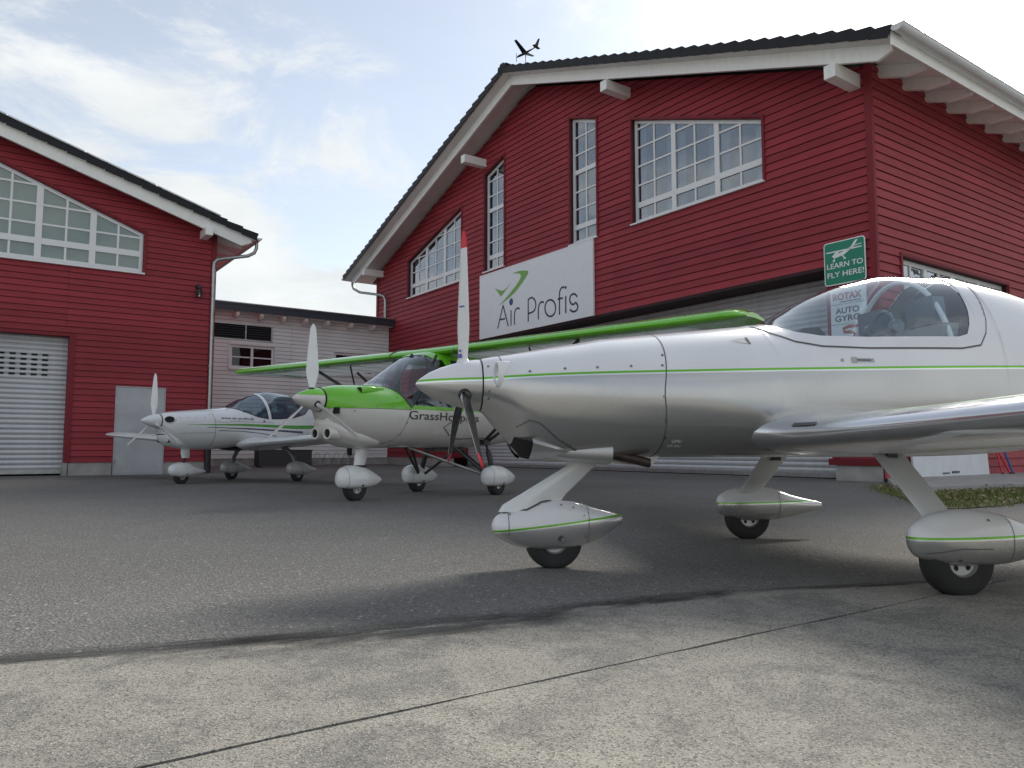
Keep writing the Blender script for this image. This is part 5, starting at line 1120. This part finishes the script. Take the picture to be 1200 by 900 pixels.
# ------------------------------------------------------------------ green high-wing aircraft
def green_aircraft():
    th = .60; hx, hy = -sin(th), -cos(th)
    T = thing('high_wing_aircraft', 'green and cream high-wing aircraft lettered GrassHoppers, parked in the middle', 'aircraft', (-.88, 11.97, 0), atan2(hy, hx), 'light aircraft parked on the apron')
    MP = paint('green_cream_livery', GREEN, (.62, .60, .565), 1.225, -.012, 0., None, 0, 0, .26, .24)
    B = Body([(2.76, 1.44, 1.15, .15, 1.30, 2, 2), (2.72, 1.455, 1.08, .20, 1.29, 2, 2), (2.64, 1.475, .95, .28, 1.27, 2.2, 2), (2.5, 1.50, .81, .37, 1.24, 2.3, 2.2), (2.2, 1.525, .72, .465, 1.20, 2.4, 2.3), (1.88, 1.545, .69, .515, 1.18, 2.4, 2.4), (1.7, 1.64, .69, .53, 1.18, 2.4, 2.4), (1.4, 1.82, .70, .545, 1.2, 2.5, 2.5),
              (1.1, 1.99, .70, .555, 1.22, 2.8, 2.5), (.85, 2.10, .695, .56, 1.25, 3.2, 2.5), (.55, 2.155, .69, .56, 1.25, 3.4, 2.5), (0, 2.17, .69, .56, 1.25, 3.4, 2.5), (-.45, 2.13, .705, .53, 1.25, 3.2, 2.4), (-.85, 1.98, .74, .46, 1.25, 2.8, 2.3), (-1.3, 1.74, .80, .36, 1.25, 2.4, 2.2), (-2.0, 1.54, .92, .22, 1.25, 2.2, 2.1), (-3.3, 1.42, 1.18, .07, 1.3, 2, 2)])
    zw = Lin([(1.91, 9), (1.90, 1.54), (1.82, 1.46), (1.72, 1.34), (1.62, 1.235), (1.58, 1.27), (1.45, 1.44), (1.25, 1.70), (1.06, 1.96), (1.0, 2.1), (.99, 9)])
    xs = sorted(set(span(2.76, 1.95, 22)+span(1.95, .95, 50)+span(.95, -3.3, 46)), reverse=True)
    xs = sorted(set(xs+[1.601, 1.60, -.30, -.301]), reverse=True)
    B.skin(xs, hi=lambda x: 1.245 if -.30 <= x <= 1.60 else zw(x), n=56).build('fuselage', MP, T, 50, weld=True)
    B.skin([x for x in xs if -.30 <= x <= 1.0], lo=lambda x: 1.955+.03*(1-x), n=30).build('cabin_roof', M_green, T, 50, weld=True)
    B.skin([x for x in xs if .99 < x < 1.91], lo=zw, n=30, off=.001).build('windscreen', M_wscreen, T, 60, weld=True)
    fm = MB(); ed = [(x, zw(x)) for x in span(1.88, 1.02, 40)]
    for sd in (1, -1): B.line(ed, .022, sd, .004, fm)
    fm.build('windscreen_edge', M_steel, T, 0)
    B.skin([x for x in xs if -.4 < x < 1.75], hi=lambda x: 1.15, n=30, off=-.03).build('cabin_lining', M_int, T)
    MB().prism([(1.70, 1.0), (1.70, 1.36), (1.50, 1.36), (1.42, 1.25), (1.42, 1.0)], -.42, .42, FRONT).build('instrument_panel', plain('panel_grey', (.28, .28, .30), .6), T, 30)
    for y in (-.25, .25): seat(T, .75, y, .95)
    tb = MB(); tb.tube([(1.55, .0, 1.36), (1.02, 0, 2.05)], .022, 8); tb.tube([(1.4, -.42, 1.3), (.95, -.4, 2.02)], .02, 8); tb.tube([(1.4, .42, 1.3), (.95, .4, 2.02)], .02, 8); tb.build('cabin_frame', M_black, T)
    # side windows and doors
    for sd in (1, -1):
        topw = lambda x: zw(x) if x > .99 else 1.957+.03*(1-x)
        B.band([x for x in xs if .62 <= x <= 1.60], lambda x: 1.244, topw, sd, .001, 8).build('door_window', M_paned_s, T, 50)
        B.band([x for x in xs if -.30 <= x <= .58], lambda x: 1.244, topw, sd, .001, 8).build('rear_window', M_paned_s, T, 50)
        pp = MB(); B.line([(.66, 1.24), (.72, 1.60), (.80, 1.98)], .15, sd, .003, pp); pp.build('door_post', M_green, T, 50)
        pp = MB(); B.line([(-.26, 1.24), (-.27, 1.98)], .10, sd, .003, pp); pp.build('rear_post', M_green, T, 50)
        pp = MB(); B.line([(1.62, 1.25), (-.30, 1.25)], .035, sd, .003, pp); pp.build('window_sill_strip', M_green, T, 50)
        sm = MB(); B.line([(.72, 1.95), (.58, 1.25), (.78, 1.06), (.93, .985), (.72, .87), (.50, .825), (.0, .84), (-.32, .85), (-.36, 1.9)], .013, sd, .004, sm); sm.build('door_seam', M_seam, T, 0)
        sm = MB(); B.line([(1.62, 1.23), (1.72, .95), (1.80, .80), (2.0, .73)], .006, sd, .003, sm); B.line([(2.74, 1.19), (2.2, 1.198), (1.62, 1.204)], .006, sd, .003, sm); sm.build('cowl_seam', M_seam, T, 0)['kind'] = 'stuff'
        sc_ = MB(); discs(sc_, B, [(2.5, 1.215), (2.2, 1.225), (1.95, 1.225), (1.7, 1.225), (1.65, 1.16), (1.69, 1.02), (1.75, .88), (1.9, 1.40), (1.84, 1.36), (2.5, 1.16), (1.5, 1.18)], .010, sd, .004); o = sc_.build('fastener', M_screw, T, 0); o['kind'] = 'stuff'
    B.text('GrassHoppers', 1.66, .14, 1.08, .118, 1, .005, .004).build('lettering', M_ink, T, 0)
    # hood scoop
    for sd in (1, -1):
        c0 = B.pt(2.0, sd*(PI-.62)); H = Body([(2.38, 1.475, 1.36, .055, 1.41, 3, 2), (2.22, 1.50, 1.38, .065, 1.43, 2.6, 2), (2.03, 1.495, 1.40, .055, 1.44, 2.2, 2), (1.86, 1.465, 1.41, .012, 1.43, 2, 2)], sd*.32)
        o = H.skin(span(2.38, 1.86, 10), n=20).build('hood_scoop', M_green, T, 50, weld=True)
        mm = MB(); cap(mm, [H.pt(2.381, t, -.006) for t in span(0, 2*PI, 20)][:-1]); mm.build('scoop_mouth', M_void, o, 0)
    # chin, air ducts
    Cn = Body([(2.70, 1.08, .90, .16, 1.0, 2.2, 2.2), (2.62, 1.03, .81, .225, .94, 2.3, 2.3), (2.45, .98, .735, .29, .88, 2.3, 2.4), (2.25, .93, .695, .33, .84, 2.3, 2.5), (2.05, .89, .682, .33, .81, 2.2, 2.5), (1.90, .86, .690, .26, .79, 2, 2.3), (1.82, .82, .71, .14, .77, 2, 2)])
    Cn.skin(span(2.70, 1.82, 24), n=36).build('chin_cowl', M_cream, T, 50, weld=True)
    for y, z, r, L_ in ((.13, .875, .072, .12), (.10, 1.045, .036, .05), (-.12, .875, .072, .10)):
        f = lambda q, t_, h, y=y, z=z: (2.62+h, y+q*cos(t_), z+q*sin(t_))
        o = MB().lathe([(r*1.15, -.15), (r*1.05, L_-.02), (r, L_), (r*.8, L_), (r*.72, L_-.03)], 24, f).build('air_duct', M_cream, T)
        MB().lathe([(r*.78, L_-.02), (0, L_-.02)], 24, f).build('duct_hole', M_void, o)
    MB().box(2.66, 2.70, .19, .27, 1.12, 1.20).build('oil_cooler_opening', M_void, T, 0)
    # spinner and propeller
    SPM = paint('spinner_livery', GREEN, (.62, .60, .565), 1.345, .0, 0.)
    MB().lathe([(0, .40), (.015, .39), (.05, .34), (.09, .25), (.125, .14), (.145, .05), (.148, 0)], 36, lambda q, t_, h: (2.785+h, q*cos(t_), 1.30+q*sin(t_))).build('spinner', SPM, T, 50)
    MB().lathe([(.152, 2.762), (.152, 2.785), (.05, 2.785), (.05, 2.762)], 36, lambda q, t_, h: (h, q*cos(t_), 1.30+q*sin(t_)), closed=True).build('spinner_gap', M_void, T)
    bm_ = blade_mesh('blade', .95, .10, .155, .06, [M_wht, M_wht, M_wht], 34, 18, 0, 1)
    for k in range(3):
        b = inst(bm_, 'propeller_blade', T, (2.88, 0, 1.30), (radians(120*k), 0, 0))
        MB().lathe([(.034, .09), (.046, .11), (.046, .13), (.03, .15)], 18, lambda q, t_, h: (q*cos(t_), q*sin(t_), h)).build('blade_cuff', M_black, b)
    # wings
    zl = lambda y: 2.085+.024*y
    st = [(.0, .84, zl(0), 1.48, .108, .3), (.6, .84, zl(.6), 1.48, .108, .3), (4.05, .86, zl(4.05), 1.46, .108, .2)]
    tp = [(4.05, .86, zl(4.05), 1.46, .108, .2), (4.50, .85, zl(4.50)+.005, 1.43, .108, .0), (4.66, .76, zl(4.66)+.02, 1.28, .095, -.3), (4.75, .58, zl(4.75)+.03, .98, .06, -.5)]
    for sd in (1, -1):
        rows = wing_rows(st, 12, 16, .042); tr = wing_rows(tp, 6, 16, .042)
        if sd < 0: rows, tr = [[[(p[0], -p[1]*.97, p[2]-.033*p[1]) for p in r] for r in q_] for q_ in (rows, tr)]   # it stands a degree low on this side
        a_, b_ = 16-5, 16+4
        MB().grid([r[a_:b_+1] for r in rows]).build('leading_edge', M_green, T, 60)
        MB().grid([r[:a_+1] for r in rows]).build('wing_upper', M_fab, T, 60)
        MB().grid([r[b_:] for r in rows]).build('wing_underside', M_fab, T, 60)
        t_ = MB().grid(tr); cap(t_, tr[-1]); t_.build('wing_tip', M_green, T, 60)
        rb = MB()
        for i in range(2, len(rows)-1, 2):
            lo_ = rows[i][b_:-1]; rb.grid([[(p[0], p[1]-sd*.014, p[2]-.004) for p in lo_], [(p[0], p[1]-sd*.006, p[2]-.014) for p in lo_], [(p[0], p[1]+sd*.006, p[2]-.014) for p in lo_], [(p[0], p[1]+sd*.014, p[2]-.004) for p in lo_]])
        o = rb.build('rib_tape', M_fab, T, 30); o['kind'] = 'stuff'
        s_ = MB()
        p0 = Vector((-.02, sd*.55, .80)); dz_ = 0 if sd > 0 else -.08; f1 = Vector((.62, sd*2.55, zl(2.5)-.04+dz_)); r1 = Vector((-.38, sd*2.55, zl(2.5)-.03+dz_))
        MB().tube([p0, f1], .026, 10).build('wing_strut', M_steel, T); MB().tube([p0-Vector((.05, 0, .02)), r1], .024, 10).build('wing_strut', M_steel, T)
        MB().tube([p0.lerp(f1, .62), Vector((.58, sd*1.75, zl(1.7)-.05))], .014, 8).build('jury_strut', M_steel, T); MB().tube([p0.lerp(r1, .62), Vector((-.36, sd*1.75, zl(1.7)-.08))], .014, 8).build('jury_strut', M_steel, T)
        MB().box(-.10, .05, sd*.55-.05, sd*.55+.05, .74, .82).build('strut_fitting', M_black, T, 0)
        sm = MB(); ry = rows[3]; sm.tube([(p[0], .62*sd, p[2]) for p in ry[10:22]], .010, 6); sm.build('root_gap', M_seam, T, 0)
    MB().tube([(.86, .75, 2.13), (.86, .75, 2.20)], .02, 8).build('fuel_cap', M_black, T)
    # tail
    rows = wing_rows([(.0, -2.75, 1.40, .75, .08, 0), (1.2, -2.85, 1.40, .62, .08, 0), (1.3, -2.95, 1.40, .45, .06, 0)], 3, 8); m_ = MB().grid(rows); cap(m_, rows[-1]); r2 = mirror(rows); m_.grid(r2); cap(m_, r2[-1]); m_.build('tailplane', M_cream, T, 60)
    fin = [[(p[0], p[2]-1.3, p[1]+1.35) for p in r] for r in wing_rows([(.0, -2.55, 1.3, 1.1, .07, 0), (.75, -2.95, 1.3, .65, .07, 0), (.85, -3.05, 1.3, .45, .06, 0)], 3, 8)]
    m_ = MB().grid(fin); cap(m_, fin[-1]); m_.build('fin', M_green, T, 60)
    # nose gear
    leg = MB(); flat_leg(leg, [((1.98, 0, .74), .115, .06), ((2.0, 0, .62), .115, .06), ((2.03, 0, .50), .10, .055), ((2.05, 0, .42), .10, .055)], 20); leg.build('nose_leg', M_wht, T, 60, weld=True)
    MB().lathe([(.095, .435), (.11, .45), (.10, .465)], 20, lambda q, t_, h: (2.045+q*1.1*cos(t_), q*.7*sin(t_), h)).build('leg_collar', M_black, T)
    def pant(x0, y0, zt, zb, nm='wheel_pant'):
        V = Body([(x0+.30, .32, .255, .015, .28, 2, 2), (x0+.285, zt-.05, zb+.045, .07, .28, 2, 2), (x0+.23, zt-.005, zb+.012, .115, .28, 2.1, 2.6), (x0+.10, zt+.025, zb, .145, .28, 2.2, 3.2), (x0-.06, zt+.015, zb, .145, .28, 2.2, 3.2), (x0-.22, zt-.03, zb+.006, .115, .28, 2.1, 2.8), (x0-.38, zt-.10, zb+.03, .065, .27, 2, 2.2), (x0-.47, zt-.15, zb+.075, .025, .26, 2, 2), (x0-.50, .26, .245, .006, .25, 2, 2)], y0)
        o = V.skin(span(x0+.30, x0+.2, 8)+span(x0+.19, x0-.5, 20), n=36).build(nm, M_wht, T, 60, weld=True)
        d_ = MB(); V.hoop(x0+.21, .004, .6, 2*PI-.6, .0015, 40, d_); d_.build('pant_seam', M_seam, o, 0)
        d_ = MB(); discs(d_, V, [(x0-.02, zb+.04)], .016, 1, .004); discs(d_, V, [(x0-.02, zb+.04)], .016, -1, .004); d_.build('axle_hole', M_void, o, 0)
        return o
    pant(2.12, 0, .44, .16); wheel(T, 2.12, 0, .18, .13)
    for sd in (1, -1):
        pant(.0, sd*.78, .41, .13); wheel(T, .0, sd*.78, .17, .125)
        MB().tube([(1.12, sd*.03, .70), (.04, sd*.70, .26)], .020, 10).build('gear_strut', M_zinc if sd > 0 else M_steel, T)
        MB().tube([(-.06, sd*.06, .66), (-.03, sd*.70, .25)], .022, 10).build('gear_strut', M_steel, T)
        MB().tube([(.55, sd*.42, .70), (.02, sd*.70, .24)], .020, 10).build('gear_strut', M_steel, T)
        MB().tube([(-.04, sd*.56, .78), (-.03, sd*.60, .66), (-.03, sd*.61, .64), (-.02, sd*.68, .42), (-.02, sd*.69, .3)], [.02, .02, .042, .042, .025], 12).build('shock_strut', M_black, T)
    MB().box(-.12, .62, -.10, .10, .645, .69).build('belly_fitting', M_steel, T, 0)
    return T
M_paned_s = glass('side_window_glass', (.45, .48, .52), .08)
green_aircraft()
# ------------------------------------------------------------------ white low-wing aircraft at the back
def white_aircraft():
    hx, hy = -.5, -.866
    T = thing('low_wing_aircraft', 'farthest aircraft, white low-wing with blue tinted canopy and grey bow gear legs', 'aircraft', (-5.56, 16.69, 0), atan2(hy, hx), 'light aircraft parked on the apron')
    B = Body([(2.36, 1.345, 1.08, .145, 1.21, 2, 2), (2.32, 1.36, 1.0, .19, 1.2, 2, 2), (2.2, 1.385, .85, .29, 1.17, 2.2, 2.1), (1.85, 1.43, .70, .40, 1.12, 2.3, 2.3), (1.3, 1.485, .665, .48, 1.1, 2.3, 2.4), (.95, 1.525, .69, .52, 1.1, 2.2, 2.5), (.72, 1.595, .715, .54, 1.1, 2.1, 2.5), (.45, 1.73, .735, .555, 1.1, 2, 2.5), (.1, 1.86, .74, .56, 1.1, 2, 2.5), (-.3, 1.925, .745, .55, 1.1, 2, 2.5),
              (-.8, 1.89, .76, .51, 1.1, 2, 2.4), (-1.3, 1.75, .80, .42, 1.12, 2, 2.3), (-2.0, 1.56, .88, .29, 1.15, 2, 2.2), (-3.7, 1.38, 1.12, .07, 1.25, 2, 2)])
    zg = Lin([(.91, 9), (.90, 1.535), (.80, 1.50), (.60, 1.41), (.40, 1.345), (.15, 1.315), (-.15, 1.32), (-.6, 1.36), (-1.0, 1.45), (-1.3, 1.62), (-1.4, 1.72), (-1.41, 9)])
    xs = sorted(set(span(2.36, .95, 26)+span(.95, -1.45, 56)+span(-1.45, -3.7, 22)), reverse=True)
    MW = plain('white_livery', (.76, .77, .78), .22, var=.04, scale=2, coat=.5)
    B.skin(xs, hi=lambda x: zg(x), n=48).build('fuselage', MW, T, 50, weld=True)
    B.skin([x for x in xs if -1.41 < x < .91], lo=zg, n=32, off=.001).build('canopy_glass', M_canopy3, T, 60, weld=True)
    a0 = B.th(.08, 1.29); hp = MB(); B.hoop(.10, .075, a0, 2*PI-a0, .008, 40, hp); hp.build('canopy_bow', MW, T, 50)
    ed = MB()
    for sd in (1, -1): B.line([(x, zg(x)) for x in span(.89, -1.38, 50)], .016, sd, .004, ed)
    ed.build('canopy_edge', M_black, T, 0)
    B.skin([x for x in xs if -1.3 < x < .85], hi=lambda x: min(1.26, zg(x)-.03), n=30, off=-.03).build('cockpit_tub', M_int, T)
    MB().prism([(.70, 1.1), (.70, 1.47), (.50, 1.47), (.42, 1.36), (.42, 1.1)], -.42, .42, FRONT).build('instrument_panel', M_black, T, 30)
    for y in (-.25, .25): seat(T, -.15, y, .88)
    B.text('www.air-profis.de', 1.28, .52, 1.275, .052, 1, .004, .004).build('lettering', M_ink, T, 0)
    s1 = MB(); B.band(span(2.0, -2.6, 50), Lin([(2.0, 1.145), (.9, 1.15), (-.6, 1.115), (-2.6, 1.17)]), Lin([(2.0, 1.148), (.9, 1.19), (-.6, 1.19), (-2.6, 1.26)]), 1, .003, 4, s1); B.band(span(2.0, -2.6, 50), Lin([(2.0, 1.145), (.9, 1.15), (-.6, 1.115), (-2.6, 1.17)]), Lin([(2.0, 1.148), (.9, 1.19), (-.6, 1.19), (-2.6, 1.26)]), -1, .003, 4, s1); s1.build('green_stripe', plain('stripe_green', (.10, .34, .06), .3), T, 0)
    s2 = MB()
    for sd in (1, -1): B.band(span(1.6, -.9, 40), Lin([(1.6, 1.10), (.6, 1.075), (-.9, 1.02)]), Lin([(1.6, 1.108), (.6, 1.105), (-.9, 1.07)]), sd, .003, 4, s2)
    s2.build('grey_stripe', plain('stripe_grey', (.10, .10, .14), .3), T, 0)
    s2 = MB()
    for sd in (1, -1): B.line([(1.35, 1.045), (.8, 1.035), (.3, 1.0), (-.1, .95)], .012, sd, .003, s2)
    s2.build('black_stripe', M_black, T, 0)
    d_ = MB(); d_.add([B.at(x, z, 1, .004) for x, z in ((.30, 1.24), (.22, 1.24), (.26, 1.29))], [(0, 1, 2)]); d_.build('warning_triangle', M_rtx, T, 0)
    sm = MB(); B.line([(1.42, 1.42), (1.42, .72)], .007, 1, .003, sm); B.line([(1.42, 1.0), (2.1, .98)], .004, 1, .003, sm); B.line([(1.42, 1.22), (1.15, 1.20), (1.05, 1.235), (.0, 1.235)], .005, 1, .003, sm); sm.build('cowl_seam', M_seam, T, 0)['kind'] = 'stuff'
    sc_ = MB(); discs(sc_, B, [(2.1, 1.27), (1.95, 1.285), (1.8, 1.28), (1.62, 1.29), (1.5, 1.36)], .009); o = sc_.build('fastener', M_screw, T, 0); o['kind'] = 'stuff'
    # spinner and propeller
    MB().lathe([(0, .34), (.02, .325), (.06, .26), (.10, .17), (.13, .07), (.14, 0)], 32, lambda q, t_, h: (2.385+h, q*cos(t_), 1.21+q*sin(t_))).build('spinner', MW, T, 50)
    MB().lathe([(.143, 2.36), (.143, 2.385), (.05, 2.385), (.05, 2.36)], 32, lambda q, t_, h: (h, q*cos(t_), 1.21+q*sin(t_)), closed=True).build('spinner_gap', M_seam, T)
    bm_ = blade_mesh('blade', .90, .10, .13, .05, [M_wht, M_wht, M_wht], 28, 18, 0, 1)
    for k in range(3): b = inst(bm_, 'propeller_blade', T, (2.46, 0, 1.21), (radians(120*k), 0, 0))
    # inlets
    for sd in (1, -1):
        c = Vector((2.27, sd*.215, 1.235)); nrm = Vector((.70, sd*.7, .1)).normalized(); u = Vector((0, 0, 1)); v = nrm.cross(u).normalized(); u = v.cross(nrm)
        f = lambda q, t_, h: c+v*q*cos(t_)*1.1+u*q*sin(t_)*.75+nrm*h
        o = MB().lathe([(.075, .01), (.085, .03), (.10, .02), (.11, -.03)], 24, f).build('air_inlet', MW, T); MB().lathe([(0, .015), (.08, .018)], 24, f).build('inlet_hole', M_void, o)
    Cn = Body([(2.30, 1.02, .90, .13, .97, 2.5, 2.5), (2.24, 1.0, .81, .20, .92, 3, 3), (2.1, .95, .73, .24, .86, 3, 3), (1.8, .9, .68, .2, .8, 2.5, 2.5), (1.5, .85, .68, .1, .76, 2, 2)])
    o = Cn.skin(span(2.30, 1.5, 16), n=30).build('chin_scoop', MW, T, 50, weld=True)
    for (za, zb_, y) in ((.965, .915, .13), (.885, .80, .17)):
        x_ = 2.312 if za > .95 else 2.262
        MB().add([(x_, -y, za), (x_, y, za), (x_-.035, y+.02, zb_), (x_-.035, -y-.02, zb_)], [(0, 1, 2, 3)]).build('scoop_mouth', M_void, o, 0)
    # wings
    st = [(.36, .84, .80, 1.68, .20, 2.5), (.48, .78, .795, 1.58, .175, 2.5), (.62, .72, .795, 1.46, .15, 2.5), (.9, .69, .81, 1.40, .14, 2.5), (4.0, .60, .985, 1.05, .13, 1.5), (4.55, .54, 1.02, .90, .12, 1.5), (4.75, .36, 1.035, .55, .09, 1.5)]
    for sd in (1, -1):
        rows = wing_rows(st, 5, 12)
        if sd < 0: rows = mirror(rows)
        w_ = MB().grid(rows); cap(w_, rows[-1]); w_.build('wing', MW, T, 60)
    rows = wing_rows([(.0, -3.0, 1.36, .72, .08, 0), (1.2, -3.1, 1.38, .55, .08, 0), (1.3, -3.2, 1.38, .4, .06, 0)], 3, 8); m_ = MB().grid(rows); cap(m_, rows[-1]); r2 = mirror(rows); m_.grid(r2); cap(m_, r2[-1]); m_.build('tailplane', MW, T, 60)
    fin = [[(p[0], p[2]-1.3, p[1]+1.30) for p in r] for r in wing_rows([(.0, -2.9, 1.3, 1.0, .08, 0), (.6, -3.25, 1.3, .6, .08, 0), (.72, -3.35, 1.3, .42, .07, 0)], 3, 8)]
    m_ = MB().grid(fin); cap(m_, fin[-1]); m_.build('fin', MW, T, 60)
    # gear
    def pant(x0, y0, mat):
        V = Body([(x0+.28, .30, .25, .01, .275, 2, 2), (x0+.26, .345, .20, .06, .27, 2, 2), (x0+.18, .39, .155, .105, .26, 2.1, 2.4), (x0+.04, .42, .13, .135, .26, 2.2, 2.8), (x0-.12, .40, .13, .125, .26, 2.2, 2.6), (x0-.32, .33, .16, .08, .25, 2.1, 2.2), (x0-.52, .26, .205, .02, .235, 2, 2), (x0-.56, .245, .22, .005, .23, 2, 2)], y0)
        o = V.skin(span(x0+.28, x0+.18, 8)+span(x0+.17, x0-.56, 20), n=32).build('wheel_pant', mat, T, 60, weld=True)
        d_ = MB(); discs(d_, V, [(x0-.05, .19)], .016, 1, .004); d_.build('axle_hole', M_void, o, 0)
    leg = MB(); flat_leg(leg, [((1.74, 0, .76), .10, .06), ((1.74, 0, .60), .10, .06), ((1.73, 0, .50), .085, .05)], 18); leg.build('nose_leg', MW, T, 60, weld=True)
    MB().tube([(1.73, 0, .56), (1.79, 0, .40), (1.82, 0, .30)], .028, 10).build('nose_strut', M_black, T)
    pant(1.82, 0, MW); wheel(T, 1.82, 0, .155, .11)
    MG = plain('gear_leg_grey', (.20, .21, .22), .35, metal=.3)
    for sd in (1, -1):
        MB().tube([(-.14, sd*.10, .78), (-.15, sd*.35, .775), (-.17, sd*.60, .74), (-.20, sd*.80, .64), (-.22, sd*.92, .50), (-.24, sd*.97, .34), (-.24, sd*.98, .24)], [.05, .05, .05, .048, .045, .04, .04], 14, flat=1.0).build('main_leg', MG, T)
        pant(-.24, sd*1.02, plain('pant_grey%s' % ('' if sd > 0 else '_far'), (.50, .51, .51), .3, coat=.4)); wheel(T, -.24, sd*1.02, .155, .11)
    MB().tube([(.05, .12, .76), (.05, .12, .55)], .016, 8).build('drain_pipe', M_steel, T)
    return T
white_aircraft()
